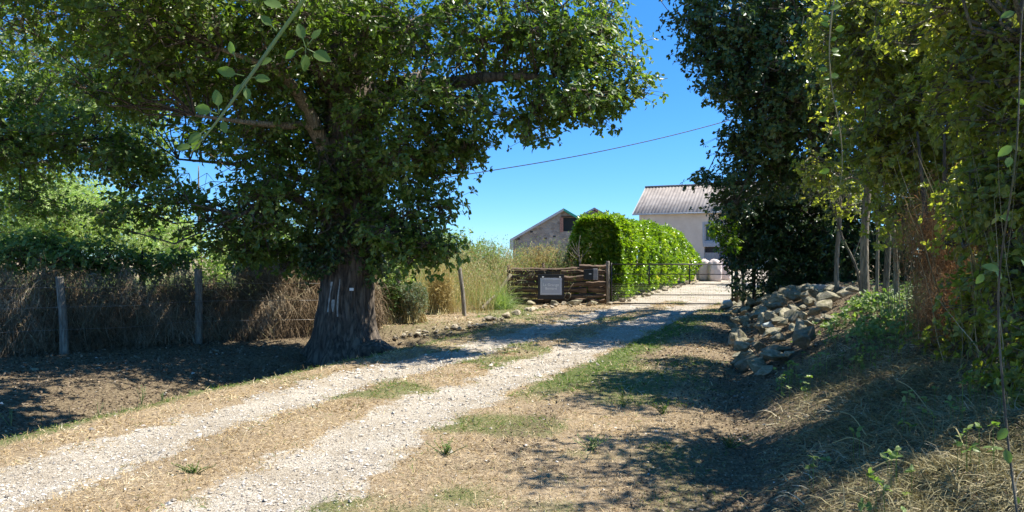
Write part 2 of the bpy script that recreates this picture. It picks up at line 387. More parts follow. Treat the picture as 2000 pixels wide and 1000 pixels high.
# ------------------------------------------------------------------ generic builders
def nrm(a): return a/np.maximum(np.linalg.norm(a, axis=-1, keepdims=True), 1e-9)
LT = {  # leaf templates: x along, y across, z up
    'kite': (np.array([[0, 0, 0], [.6, -.3, .06], [1, 0, -.04], [.6, .3, .06]]), np.array([[0, 1, 2], [0, 2, 3]])),
    'lance': (np.array([[0, 0, 0], [.45, -.16, .04], [1, 0, -.1], [.45, .16, .04]]), np.array([[0, 1, 2], [0, 2, 3]])),
    'oval': (np.array([[0, 0, 0], [.22, -.24, .05], [.55, -.29, .06], [.84, -.15, .0], [1, 0, -.08], [.84, .15, .0], [.55, .29, .06], [.22, .24, .05], [.5, 0, 0]]),
             np.array([[0, 1, 8], [1, 2, 8], [2, 3, 8], [3, 4, 8], [4, 5, 8], [5, 6, 8], [6, 7, 8], [7, 0, 8]])),
    'laurel': (np.array([[0, 0, 0], [.3, -.17, .04], [.7, -.17, .03], [1, 0, -.1], [.7, .17, .03], [.3, .17, .04], [.5, 0, -.01]]),
             np.array([[0, 1, 6], [1, 2, 6], [2, 3, 6], [3, 4, 6], [4, 5, 6], [5, 0, 6]])),
    'lobed': (np.array([[0, 0, 0], [.3, -.16, .02], [.42, -.1, .01], [.62, -.32, .05], [.72, -.17, .02], [.9, -.2, 0], [1, 0, -.05], [.9, .2, 0], [.72, .17, .02], [.62, .32, .05], [.42, .1, .01], [.3, .16, .02], [.55, 0, -.02]]),
             np.array([[i, (i+1) % 12, 12] for i in range(12)])),
}
def leafmesh(Pp, D, Nn, size, kind='kite'):
    T, Fc = LT[kind]
    D = nrm(D); Sx = nrm(np.cross(Nn, D)); Nn = np.cross(D, Sx)
    s = np.asarray(size).reshape(-1, 1, 1)
    V = Pp[:, None, :] + s*(T[None, :, 0:1]*D[:, None]+T[None, :, 1:2]*Sx[:, None]+T[None, :, 2:3]*Nn[:, None])
    n = len(Pp); k = len(T)
    Fi = (Fc[None]+(np.arange(n)*k)[:, None, None]).reshape(-1, 3)
    return V.reshape(-1, 3), Fi
def rosettes(r, T, A, m, size, spread=.9, up=.45):
    """m leaves round every tip T with axis A"""
    n = len(T); A = nrm(A)
    t = np.repeat(T, m, 0); a = np.repeat(A, m, 0)
    rad = nrm(np.cross(a, r.normal(size=(n*m, 3))))
    D = a*(1-spread)+rad*spread + r.normal(size=(n*m, 3))*.22
    Nn = a*.8-rad*.2+r.normal(size=(n*m, 3))*.6+np.array([0, 0, up])
    off = r.uniform(-.02, .02, (n*m, 3))*(size/.1)
    sz = size*r.uniform(.5, 1.3, n*m)
    return t+off, D, Nn, sz
def inball(r, n, p=2.2):
    d = nrm(r.normal(size=(n, 3))); return d*(r.uniform(0, 1, (n, 1))**(1/p))
def prism(Pa, Pb, ra, rb, k=3):
    """n thin prisms"""
    d = nrm(Pb-Pa); h = np.where(np.abs(d[:, 2:3]) > .9, np.array([[1., 0, 0]]), np.array([[0, 0, 1.]]))
    a = nrm(np.cross(d, h)); b = np.cross(d, a); n = len(Pa)
    V = []
    for Pq, rr in ((Pa, ra), (Pb, rb)):
        rr = np.asarray(rr).reshape(-1, 1)*np.ones((n, 1))
        for i in range(k):
            t = 2*math.pi*i/k; V.append(Pq+rr*(a*math.cos(t)+b*math.sin(t)))
    V = np.stack(V, 1); base = (np.arange(n)*2*k)[:, None]
    Fs = [np.concatenate([base+i, base+(i+1) % k, base+k+(i+1) % k, base+k+i], 1) for i in range(k)]
    return V.reshape(-1, 3), np.concatenate(Fs)
def strands(r, P0, D0, L, w, seg=4, droop=.5, wob=.1, flat=True):
    """curved tapered ribbons; D0 start direction, droop adds gravity"""
    n = len(P0); D = nrm(D0); p = P0.copy(); L = np.asarray(L).reshape(-1, 1); w = np.asarray(w).reshape(-1, 1)*np.ones((n, 1))
    side = nrm(np.cross(D, r.normal(size=(n, 3))))
    V = []; 
    for i in range(seg+1):
        ww = w*(1-.85*i/seg)
        if flat: V += [p-side*ww/2, p+side*ww/2]
        else:
            b = nrm(np.cross(D, side)); V += [p-side*ww/2, p+side*ww/2, p+b*ww*.8]
        D = nrm(D+np.array([0, 0, -droop/seg])+r.normal(size=(n, 3))*wob)
        p = p+D*L/seg
    k = 2 if flat else 3
    V = np.stack(V, 1); base = (np.arange(n)*k*(seg+1))[:, None]; Fs = []
    for i in range(seg):
        if flat: Fs.append(base+np.array([[2*i, 2*i+1, 2*i+3, 2*i+2]]))
        else:
            for j in range(3): Fs.append(base+np.array([[3*i+j, 3*i+(j+1) % 3, 3*i+3+(j+1) % 3, 3*i+3+j]]))
    return V.reshape(-1, 3), np.concatenate(Fs), p
class Acc:
    def __init__(s): s.V = []; s.T = []; s.Q = []; s.n = 0
    def add(s, V, Fc):
        (s.T if Fc.shape[1] == 3 else s.Q).append(Fc+s.n); s.V.append(V); s.n += len(V)
    def build(s, name, m, parent=None, smooth=False, loc=None):
        V = np.concatenate(s.V)
        if loc is not None: V = V-np.array(loc)
        fs = []
        if s.T: fs.append(np.concatenate(s.T))
        if s.Q: fs.append(np.concatenate(s.Q))
        return mesh_np(name, V, fs, m, parent, smooth, loc=None if parent is not None else (tuple(loc) if loc is not None else None))
def tube(path, rad, k=10, ridge=0., seed=0, caps=True):
    path = np.asarray(path, float); n = len(path); rad = np.interp(np.linspace(0, 1, n), np.linspace(0, 1, len(rad)), rad)
    t = np.gradient(path, axis=0); t = nrm(t)
    ref = np.array([1., 0, 0]) if abs(t[0][2]) > .7 else np.array([0, 0, 1.])
    V = []; 
    for i in range(n):
        a = nrm(np.cross(ref, t[i])); b = np.cross(t[i], a)
        for j in range(k):
            th = 2*math.pi*j/k
            q = rad[i]*(1+ridge*(.5*math.sin(th*5+seed+i*.05)+.3*math.sin(th*11+seed*2+i*.12)+.5*(mnoise.noise(Vector((math.cos(th)*2+seed, math.sin(th)*2, i*.15))))))
            V.append(path[i]+q*(a*math.cos(th)+b*math.sin(th)))
    Fs = [[i*k+j, i*k+(j+1) % k, (i+1)*k+(j+1) % k, (i+1)*k+j] for i in range(n-1) for j in range(k)]
    V = np.array(V)
    Fq = np.array(Fs)
    T = np.zeros((0, 3), int)
    if caps:
        c = len(V); V = np.vstack([V, path[0], path[-1]])
        T = np.array([[c, (j+1) % k, j] for j in range(k)]+[[c+1, (n-1)*k+j, (n-1)*k+(j+1) % k] for j in range(k)])
    return V, Fq, T
def curve(pts, n=14):
    """Catmull-Rom through pts"""
    p = np.asarray(pts, float); p = np.vstack([2*p[0]-p[1], p, 2*p[-1]-p[-2]]); out = []
    m = len(p)-3
    for t in np.linspace(0, m-1e-6, n):
        i = int(t); f = t-i; a, b, c, d = p[i:i+4]
        out.append(.5*((2*b)+(-a+c)*f+(2*a-5*b+4*c-d)*f*f+(-a+3*b-3*c+d)*f**3))
    return np.array(out)
def tube_obj(name, pts, rad, m, parent=None, k=8, n=12, ridge=.15, seed=0, origin=None):
    V, Q4, T = tube(curve(pts, n), rad, k, ridge, seed)
    if origin is not None: V = V-np.array(origin)
    return mesh_np(name, V, [Q4, T], m, parent, True)
def box(cx, cy, cz, sx, sy, sz):
    V = np.array([[x, y, z] for z in (-.5, .5) for y in (-.5, .5) for x in (-.5, .5)])*[sx, sy, sz]+[cx, cy, cz]
    Fq = np.array([[0, 2, 3, 1], [4, 5, 7, 6], [0, 1, 5, 4], [2, 6, 7, 3], [0, 4, 6, 2], [1, 3, 7, 5]])
    return V, Fq
def bev(o, wd=.01, seg=2):
    m = o.modifiers.new('bevel', 'BEVEL'); m.width = wd; m.segments = seg; m.limit_method = 'ANGLE'; return o

def clumps(r, blobs, per=1.0):
    """blobs: (centre, radii, n). returns clump centres and outward vectors"""
    C = []; O = []
    for c, ra, n in blobs:
        n = int(n*per); b = inball(r, n); C.append(np.array(c)+b*np.array(ra)); O.append(b)
    return np.concatenate(C), np.concatenate(O)
def crown(r, blobs, rc=.45, tips=7, m=6, size=.1, kind='kite', flat=.55, per=1., spread=.85, acc=None, tw=None, roots=None, up=.45, twr=.006):
    C, O = clumps(r, blobs, per); n = len(C)
    tip = np.repeat(C, tips, 0)+inball(r, n*tips)*rc*np.array([1, 1, flat])
    A = nrm(np.repeat(O, tips, 0)*.7+(tip-np.repeat(C, tips, 0))/rc*.8+np.array([0, 0, .5])+r.normal(size=(n*tips, 3))*.25)
    acc = acc or Acc()
    acc.add(*leafmesh(*rosettes(r, tip, A, m, size, spread, up), kind))
    if tw is not None:
        inner = np.repeat(C-O*rc*.8, tips, 0)
        sel = r.rand(len(tip)) < .6
        tw.add(*prism(inner[sel], tip[sel], twr, twr*.5))
        if roots is not None:
            K = max(1, n//6); Sx = C[r.permutation(n)[:K]]; Rr = roots[np.argmin(((Sx[:, None]-roots[None])**2).sum(-1), 1)]
            for (pa_, pb_) in ((Rr, Sx), (None, None)):
                if pa_ is None:
                    j = np.argmin(((C[:, None]-Sx[None])**2).sum(-1), 1); pa_ = Sx[j]; pb_ = C; dd = np.linalg.norm(pb_-pa_, axis=1, keepdims=True); ok = dd[:, 0] > .01; pa_ = pa_[ok]; pb_ = pb_[ok]; dd = dd[ok]; r0, r1, r2 = twr*1.6, twr*1.3, twr
                    if not len(pa_): continue
                else: dd = np.linalg.norm(pb_-pa_, axis=1, keepdims=True); r0, r1, r2 = twr*2.6, twr*2.1, twr*1.6
                m1 = pa_*.66+pb_*.34+r.normal(size=pa_.shape)*.12*dd; m2 = pa_*.33+pb_*.67+r.normal(size=pa_.shape)*.10*dd
                tw.add(*prism(pa_, m1, r0, r1, 4)); tw.add(*prism(m1, m2, r1, r1, 4)); tw.add(*prism(m2, pb_, r1, r2, 4))
    return acc
def pb(u, v, Y, ru, rv, ry, n):
    return (P(u, v, Y), (ru/F*Y, ry, rv/F*Y), n)

# ------------------------------------------------------------------ the big oak
oakp = np.array([-3.12, 14.0, -.12])
oak = empty('oak_tree', tuple(oakp), label='huge dark oak with a thick furrowed trunk standing between the ditch and the drive', cat='tree')
def rel(a): return np.asarray(a)-oakp
zz = np.array([-.35, -.1, .1, .3, .6, 1, 1.5, 2.2, 3, 4, 5, 6, 7, 8, 9.5])
rr = np.array([.74, .66, .60, .555, .51, .485, .47, .465, .53, .5, .46, .42, .37, .3, .15])
zs = np.concatenate([np.linspace(-.35, 2.4, 64), np.linspace(2.6, 9.5, 20)])
k = 96; V = []
def trR(th, z):
    R = np.interp(z, zz, rr); fl = max(0, 1-(z+.35)/1.15)
    w = .32*fl**2.6*max(0, math.sin(th*2.5+.9))**2 + .25*fl**2.5*max(0, math.sin(th*4+2.2))**2
    rd = .045*abs(math.sin(th*11+mnoise.noise(Vector((math.cos(th)*2, math.sin(th)*2, z*.6)))*7+z*.4))
    return R*(1+w+rd+.16*mnoise.noise(Vector((math.cos(th)*1.5, math.sin(th)*1.5, z*.7)))+.07*mnoise.noise(Vector((math.cos(th)*4, math.sin(th)*4, z*2)))+.05*mnoise.noise(Vector((math.cos(th)*12, math.sin(th)*12, z*3.5))))
for i, z in enumerate(zs):
    for j in range(k):
        th = 2*math.pi*j/k; q = trR(th, z)
        V.append([q*math.cos(th)+.03*z*math.sin(z*.6), q*math.sin(th), z+.12])
Fq = [[i*k+j, i*k+(j+1) % k, (i+1)*k+(j+1) % k, (i+1)*k+j] for i in range(len(zs)-1) for j in range(k)]
mesh_np('trunk', np.array(V), np.array(Fq), M['bark'], oak, True)
# burr at the foot of the trunk
def lump(name, c, rad, m, parent=None, seed=0, sub=4, amp=.25, fr=1.3, loc=None):
    bm = bmesh.new(); bmesh.ops.create_icosphere(bm, subdivisions=sub, radius=1)
    for v in bm.verts:
        n = v.co.normalized(); q = 1+amp*mnoise.noise(n*fr+Vector((seed*3.1, seed, 0)))+amp*.5*mnoise.noise(n*fr*3+Vector((seed, 2, 0)))
        v.co = Vector((n.x*rad[0]*q+c[0], n.y*rad[1]*q+c[1], n.z*rad[2]*q+c[2]))
    me = bpy.data.meshes.new(name); bm.to_mesh(me); bm.free(); me.materials.append(m)
    me.polygons.foreach_set('use_smooth', [True]*len(me.polygons))
    o = bpy.data.objects.new(name, me); COL.objects.link(o)
    if parent: o.parent = parent
    if loc is not None: o.location = loc
    return o
lump('root_burr', tuple(rel(gp(662, 682))+np.array([0, .35, .05])), (.52, .38, .34), M['bark'], oak, 3)
lump('root_burr', (.62, -.55, .02), (.4, .35, .2), M['bark'], oak, 5)
# pale marks and the small white tag on the trunk
def patch(name, th0, z0, dth, hz, m, seed, off=.012):
    V = []; nn = 9; nz = 14
    for a in range(nz):
        for b in range(nn):
            z = z0+hz*(a/(nz-1)-.5); wv = dth*(.6+.5*mnoise.noise(Vector((seed, z*6, 0)))); th = th0+wv*(b/(nn-1)-.5)+.03*math.sin(z*5)
            zq = z-.12; q = trR(th, zq)+off
            V.append([q*math.cos(th)+.03*zq*math.sin(zq*.6), q*math.sin(th), z])
    Fq = [[i*nn+j, i*nn+j+1, (i+1)*nn+j+1, (i+1)*nn+j] for i in range(nz-1) for j in range(nn-1)]
    return mesh_np(name, np.array(V), np.array(Fq), m, oak, True)
patch('lichen_streak', -math.pi/2-.42, 1.02, .10, .55, M['paint_mark'], 1)
patch('lichen_streak', -math.pi/2-.12, 1.0, .08, .68, M['paint_mark'], 2)
patch('lichen_streak', -math.pi/2-.26, .86, .14, .22, M['paint_mark'], 7)
V, Fq = box(.2, -.54, 1.16, .075, .01, .05); mesh_np('tag', V, Fq, M['white'], oak)
# limbs
limbs = [
    ([(0, 0, 2.55+.4), P(600, 215, 13.2)-oakp, P(572, 170, 12.8)-oakp, P(535, 135, 12.2)-oakp, P(430, 95, 11.5)-oakp], [.16, .12, .095, .07, .03], 'bark_pale'),
    ([(0, 0, 2.4), P(612, 258, 13.4)-oakp, P(560, 246, 13)-oakp, P(480, 238, 12.6)-oakp, P(380, 225, 12)-oakp], [.12, .07, .06, .045, .02], 'bark_pale'),
    ([(0, 0, 3.6), P(760, 180, 13.5)-oakp, P(850, 170, 13)-oakp, P(960, 150, 12.6)-oakp, P(1080, 150, 12.4)-oakp], [.26, .19, .14, .09, .04], 'bark'),
    ([(0, 0, 5.2), P(800, 60, 14.5)-oakp, P(900, 0, 15)-oakp, P(1000, -80, 15)-oakp], [.25, .18, .12, .05], 'bark'),
    ([(0, 0, 5.4), P(560, -20, 14)-oakp, P(420, -60, 14)-oakp, P(250, -100, 14)-oakp], [.25, .18, .12, .05], 'bark'),
    ([(0, 0, 4.5), (-.8, -2, 6.2), (-1.6, -3.6, 7)], [.25, .15, .05], 'bark'),
    ([(0, 0, 4.6), (.6, 2.4, 5.6), (1.2, 4.6, 6.5)], [.25, .15, .05], 'bark'),
    ([(0, 0, 3.0), P(780, 300, 13.8)-oakp, P(860, 340, 13.4)-oakp], [.13, .08, .03], 'bark'),
    ([(0, 0, 2.9), (-2.0, 1.5, 3.6), (-4.2, 2.2, 3.9)], [.1, .055, .02], 'bark'),
    ([(0, 0, 2.2), P(560, 380, 13.6)-oakp, P(470, 420, 13)-oakp], [.12, .07, .03], 'bark'),
    ([(0, 0, 2.0), P(770, 430, 13.5)-oakp, P(850, 480, 13)-oakp], [.1, .06, .025], 'bark'),
]
roots = []
for i, (pts, rad, mt) in enumerate(limbs):
    c = curve(pts, 16)
    V, Q4, T = tube(c, rad, 10, .12, i); mesh_np('branch', V, [Q4, T], M[mt], oak, True)
    roots.append(c[3:]+oakp)
roots.append(np.array([[oakp[0], 14, z] for z in np.linspace(2.5, 9, 8)]))
roots = np.concatenate(roots)
r = rs(1); tw = Acc()
blobs = [  # photo pixel centre, distance, half extents, depth half extent, clumps
    pb(905, 70, 12.6, 230, 130, 1.9, 150), pb(1070, 60, 12.6, 120, 110, 1.5, 70), pb(1150, 110, 12.8, 90, 80, 1.1, 52),
    pb(1205, 175, 12.8, 62, 38, .7, 20), pb(1110, 190, 12.6, 105, 50, 1.1, 44), pb(1035, 215, 12.6, 85, 45, 1, 30), pb(1180, 30, 13, 50, 60, .8, 16),
    pb(1040, 270, 12.6, 32, 26, .5, 5), pb(1255, 175, 12.8, 22, 14, .3, 4), pb(1165, 235, 12.8, 40, 20, .4, 6),
    pb(870, 225, 12.8, 140, 70, 1.5, 75), pb(800, 320, 13, 110, 80, 1.2, 70), pb(905, 300, 13, 80, 45, .8, 26), pb(860, 400, 13, 50, 45, .6, 15),
    pb(780, 440, 13, 90, 60, .9, 54), pb(855, 480, 13, 55, 32, .6, 18), pb(800, 505, 13.2, 70, 35, .7, 20), pb(730, 240, 12.9, 70, 200, .9, 60),
    pb(690, 60, 12.4, 160, 110, 1.6, 90), pb(500, 45, 12, 170, 80, 1.8, 90), pb(330, 45, 11.5, 150, 80, 1.8, 80), pb(150, 40, 11.5, 170, 60, 1.8, 60),
    pb(300, 140, 11.8, 130, 50, 1.3, 44), pb(450, 160, 12.5, 130, 50, 1.2, 38), pb(570, 200, 13.5, 70, 90, 1.0, 30), pb(520, 300, 14, 90, 55, 1.2, 28),
    pb(540, 390, 13.5, 90, 70, 1.0, 48), pb(440, 440, 13.5, 90, 45, 1.0, 30), pb(600, 460, 14.2, 50, 60, .8, 16), pb(340, 400, 13.6, 80, 38, .8, 18),
    pb(385, 300, 14, 55, 70, .8, 7), pb(480, 490, 14.3, 110, 30, .8, 34), pb(580, 500, 14.6, 45, 40, .6, 22), pb(250, 420, 13.6, 80, 34, .8, 18), pb(560, 300, 14.5, 90, 80, 1.0, 30), pb(640, 380, 13.2, 45, 90, .6, 26), pb(230, 190, 12.5, 100, 40, 1, 22),
    pb(990, -50, 13.8, 260, 50, 2.4, 45), pb(400, -50, 13.4, 380, 50, 2.4, 45),
]
acc = crown(r, blobs, .42, 9, 6, .105, 'kite', .6, .96, tw=tw, roots=roots)
# upper crown, with unseen leaf masses added to throw shade over ditch and hedge
hi = [((-2.8, 9.7, 6.3), (1.3, 1.2, .8), 34), ((-4.2, 8.4, 6.2), (1.6, 1.3, .8), 34), ((-1.9, 8.9, 6.1), (1.0, .8, .6), 22), ((-6.4, 8.6, 6.0), (1.6, 1.4, .9), 30), ((-4.6, 9.8, 7.0), (2.4, 1.0, .8), 60), ((-8.5, 10.6, 6.4), (2.4, 1.5, 1.0), 50), ((-3.4, 15.6, 8.9), (3.6, 3.0, 1.8), 110), ((-7.0, 14.5, 7.6), (2.6, 3.0, 1.2), 60), ((-5.4, 16.2, 4.5), (3.4, 2.0, 2.0), 110), ((-5.0, 16.8, 6.8), (2.8, 1.8, 1.6), 100), ((-8.0, 16.4, 6.4), (2.4, 2.0, 1.5), 80)]
crown(r, hi, .6, 9, 6, .17, 'kite', .6, 1, acc=acc, tw=tw, roots=roots)
acc.build('crown', M['oak_leaf'], oak, loc=oakp)
# leafy shoots that wrap the trunk
col = []
for z in np.linspace(1.75, 7.5, 30):
    t = r.uniform(0, 6.28, 8)
    for a in t: col.append(((oakp[0]+.62*math.cos(a), 14+.62*math.sin(a), z+r.uniform(-.15, .15)), (.14, .14, .18), 1))
for a in r.uniform(3.3, 6.1, 46): col.append(((oakp[0]+.68*math.cos(a), 14+.68*math.sin(a), r.uniform(1.28, 2.1)), (.14, .14, .12), 1))
for a in r.uniform(0, 6.28, 26): col.append(((oakp[0]+.66*math.cos(a), 14+.66*math.sin(a), 1.56+r.uniform(-.16, .2)), (.14, .14, .1), 1))
crown(r, col, .26, 8, 6, .09, 'kite', .9, 1.5, tw=tw).build('trunk_shoots', M['oak_leaf_dark'], oak, loc=oakp)  # darker leaf colour than the crown paints in the shade round the trunk
tw.build('twigs', M['bark'], oak, loc=oakp)

# ------------------------------------------------------------------ other trees
def tree(name, label, base, height, blobs, leafm, seed, rc=.45, tips=7, m=6, size=.1, kind='kite', per=1., trunk_r=.16, group=None, cat='tree', nbr=5, barkm='bark', flat=.6, up=.45, top=None, lean=(0, 0)):
    base = np.array(base, float); r = rs(seed)
    e = empty(name, tuple(base), label=label, cat=cat, group=group)
    pts = [(0, 0, -.1), (lean[0]*.3+.05, lean[1]*.3, height*.35), (lean[0], lean[1], height*.75), (lean[0]*1.2, lean[1]*1.2, height)]
    V, Q4, T = tube(curve(pts, 16), [trunk_r*1.3, trunk_r, trunk_r*.6, trunk_r*.2], 12, .12, seed)
    mesh_np('trunk', V, [Q4, T], M[barkm], e, True)
    roots = [curve(pts, 16)[5:]+base]
    order = sorted(range(len(blobs)), key=lambda i: -blobs[i][2])[:nbr]
    for i in order:
        c = np.array(blobs[i][0])-base
        z0 = min(max(.3*height, c[2]-1.0), height*.8)
        s0 = np.array([lean[0]*z0/height, lean[1]*z0/height, z0])
        cc = curve([s0, s0*.5+c*.5+np.array([0, 0, .15]), c], 8)
        V, Q4, T = tube(cc, [trunk_r*.45, trunk_r*.3, trunk_r*.1], 7, .1, i); mesh_np('branch', V, [Q4, T], M[barkm], e, True)
        roots.append(cc+base)
    tw = Acc()
    crown(r, blobs, rc, tips, m, size, kind, flat, per, tw=tw, roots=np.concatenate(roots), up=up).build('crown', M[leafm], e, loc=base)
    tw.build('twigs', M[barkm], e, loc=base)
    return e
def gb(x, y): return (x, y, H1(x, y))
# left of the oak
tree('oak_tree', 'dark oak at the left edge of the view with leaves hanging over the brown hedge', gb(-13.2, 17), 8,
     [pb(20, 290, 16, 110, 90, 1.8, 60), pb(30, 200, 16.5, 90, 60, 1.6, 26), pb(190, 270, 16, 110, 60, 1.6, 50), pb(260, 330, 15.8, 70, 45, 1.2, 26), pb(60, 395, 16, 60, 40, 1, 12), pb(-150, 250, 16.5, 160, 260, 2.4, 100), pb(150, 130, 17.5, 90, 50, 1.5, 20), pb(-60, 60, 17, 160, 60, 2, 50)],
     'oak_leaf', 11, .5, 9, 6, .12, per=1.2, trunk_r=.3)
tree('ash_tree', 'sunlit mid green tree rising behind the dark left edge oak', gb(-20.5, 27), 9.5,
     [pb(90, 190, 26, 110, 60, 2.6, 70), pb(210, 210, 26, 90, 60, 2.2, 50), pb(40, 300, 27, 120, 80, 2.4, 60), pb(240, 300, 27, 80, 60, 2.2, 40), pb(150, 130, 26, 70, 40, 2, 20)],
     'shrub_leaf', 12, .75, 9, 6, .17, per=1.1, trunk_r=.25)
tree('willow_tree', 'pale yellow green willow in full sun far behind the left fence post', gb(-22, 36), 5.5,
     [pb(130, 410, 35, 150, 60, 3.2, 150), pb(70, 450, 35, 120, 60, 3, 90), pb(200, 440, 35, 120, 55, 3, 90), pb(120, 370, 36, 80, 35, 2.4, 50), pb(290, 470, 35, 60, 50, 2, 40)],
     'willow_leaf', 13, .7, 12, 7, .17, 'lance', per=1.2, trunk_r=.25, flat=.9)
tree('young_tree', 'loose pale green young tree behind the right-hand post of the brown hedge', gb(-10.6, 25), 4.6,
     [pb(390, 480, 25, 80, 45, 1.6, 34), pb(330, 450, 25, 60, 40, 1.4, 20), pb(440, 500, 25, 60, 40, 1.4, 24)],
     'willow_leaf', 14, .5, 8, 6, .15, per=1., trunk_r=.07, barkm='bark_pale', flat=.9)
tree('young_tree', 'thin leafy tree just left behind the big oak trunk, sky between its leaves', gb(-7.4, 22.5), 4.4,
     [pb(530, 470, 22.5, 60, 60, 1.4, 34), pb(560, 520, 22, 50, 40, 1.2, 30), pb(480, 510, 22.5, 50, 40, 1.2, 24)],
     'shrub_leaf', 15, .45, 8, 6, .13, per=1., trunk_r=.07, flat=.9)
tree('young_tree', 'small leafy tree half hidden just right of the big oak trunk', gb(-3.7, 20.5), 3.6,
     [pb(760, 520, 20.3, 45, 50, .9, 34), pb(790, 470, 20.5, 45, 40, .9, 18), pb(730, 480, 20.5, 30, 60, .9, 14)],
     'willow_leaf', 16, .4, 8, 6, .12, per=1., trunk_r=.06, flat=.9)
tree('evergreen_shrub', 'dark green shrub above the brown hedge behind the leftmost fence post', gb(-11, 15.6), 2.2,
     [pb(60, 500, 15.2, 100, 45, .9, 60), pb(180, 510, 15.5, 90, 40, .9, 44), pb(-80, 490, 15, 90, 60, .9, 40)],
     'shrub_leaf', 17, .4, 9, 6, .11, per=1.0, trunk_r=.08, cat='shrub')
tree('evergreen_shrub', 'low dark green shrub above the brown hedge between the two left fence posts', gb(-8.1, 16.2), 1.9,
     [pb(270, 520, 16, 70, 28, .7, 28), pb(340, 515, 16, 60, 25, .7, 16) ],
     'oak_leaf', 18, .36, 9, 6, .1, per=.9, trunk_r=.06, cat='shrub')
tree('evergreen_shrub', 'low dark bush growing just left of the big oak behind the brown hedge', gb(-5.7, 17), 1.8, [pb(520, 530, 17, 80, 25, .7, 28)], 'oak_leaf_dark', 19, .36, 9, 6, .1, per=1.2, trunk_r=.05, cat='shrub')
# far tree belt behind everything on the left
r = rs(77)
for i, (x, y, h) in enumerate([(-34, 52, 7), (-27, 55, 6), (-19, 56, 5.5), (-12, 60, 4.5), (-6, 62, 3.6)]):
    lab = ['round far tree at the very left behind the willow', 'far tree behind the willow, second from the left', 'far tree seen between the willow and the young trees', 'low far tree behind the loose pale young tree', 'low far bush behind the big oak trunk'][i]
    tree('far_tree', lab, gb(x, y), h*.8, [((x, y, h*.55+.5), (3.6, 2.5, h*.42), 90)], 'shrub_leaf', 100+i, .9, 9, 6, .28, trunk_r=.2, group='far trees behind the left field', nbr=1, flat=.9)

# right side
tree('oak_tree', 'tall dark oak overhanging the drive from behind the stone heap', gb(7.9, 21.8), 10,
     [pb(1480, 60, 16, 120, 120, 2, 120), pb(1420, 130, 16, 75, 80, 1.1, 40), pb(1370, 30, 16, 52, 45, 1, 24), pb(1395, 85, 16, 52, 45, .8, 16), pb(1560, 170, 15.5, 130, 130, 1.8, 130), pb(1500, 240, 16, 75, 90, 1.2, 60),
      pb(1450, 200, 16, 40, 40, .6, 10), pb(1450, 300, 16.5, 45, 30, .7, 10), pb(1415, 265, 16.5, 20, 12, .3, 2), pb(1500, 340, 17, 80, 60, 1.2, 50), pb(1420, 360, 16.5, 55, 20, .6, 9), pb(1375, 348, 16.5, 28, 9, .3, 3), pb(1420, 395, 16.5, 35, 22, .5, 7),
      pb(1650, 100, 16, 160, 160, 2.4, 110), pb(1640, 300, 16, 120, 90, 1.6, 70), pb(1500, -90, 16, 260, 80, 2.5, 100), ((8, 17.4, 9.6), (3.2, 3.2, 2.0), 130), ((5.0, 16.8, 8.3), (1.9, 2.2, 1.1), 90), ((11, 17, 6), (3, 3.5, 3), 90), ((8.2, 21, 7.5), (2.6, 2.5, 2.5), 90)],
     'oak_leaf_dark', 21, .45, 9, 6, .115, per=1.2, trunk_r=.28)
r = rs(31)
# dark laurel screen behind the stones
e = empty('laurel_hedge', gb(8.6, 20.5), label='tall dark laurel hedge in shade behind the heap of stones', cat='hedge')
base = np.array(gb(8.6, 20.5)); tw = Acc()
lb = [pb(1560, 480, 19.5, 150, 100, 1.0, 260), pb(1470, 440, 19.6, 60, 70, .9, 70), pb(1440, 410, 19, 38, 50, .6, 24), pb(1440, 500, 20, 26, 60, .5, 20), pb(1680, 480, 18.5, 110, 110, 1, 150), pb(1560, 390, 19.5, 140, 60, 1, 120), pb(1800, 450, 18, 120, 160, 1, 110), pb(1560, 560, 20.4, 150, 30, .6, 60)]
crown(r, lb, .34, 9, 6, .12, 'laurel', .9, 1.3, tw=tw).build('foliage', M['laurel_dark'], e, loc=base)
for bb in (pb(1410, 447, 18.4, 26, 16, .3, 10), pb(1425, 480, 18.4, 22, 14, .3, 7)): crown(r, [bb], .2, 6, 6, .13, 'laurel', .9, tw=tw).build('sun_painted_shoot', M['laurel_leaf'], e, loc=base)  # sun painted in: leaf colour brighter than the rest of this hedge
for i in range(9):
    x = 6.6+i*.62; y = 20.4-i*.16+r.uniform(-.2, .2); z = H1(x, y)
    V, Q4, T = tube(curve([(x, y, z-.1), (x+r.uniform(-.1, .1), y, z+1.1), (x+r.uniform(-.2, .2), y, z+2.6)], 8), [.045, .035, .02], 7, .1, i)
    mesh_np('stem', V-base, [Q4, T], M['bark'], e, True)
tw.build('twigs', M['bark'], e, loc=base)

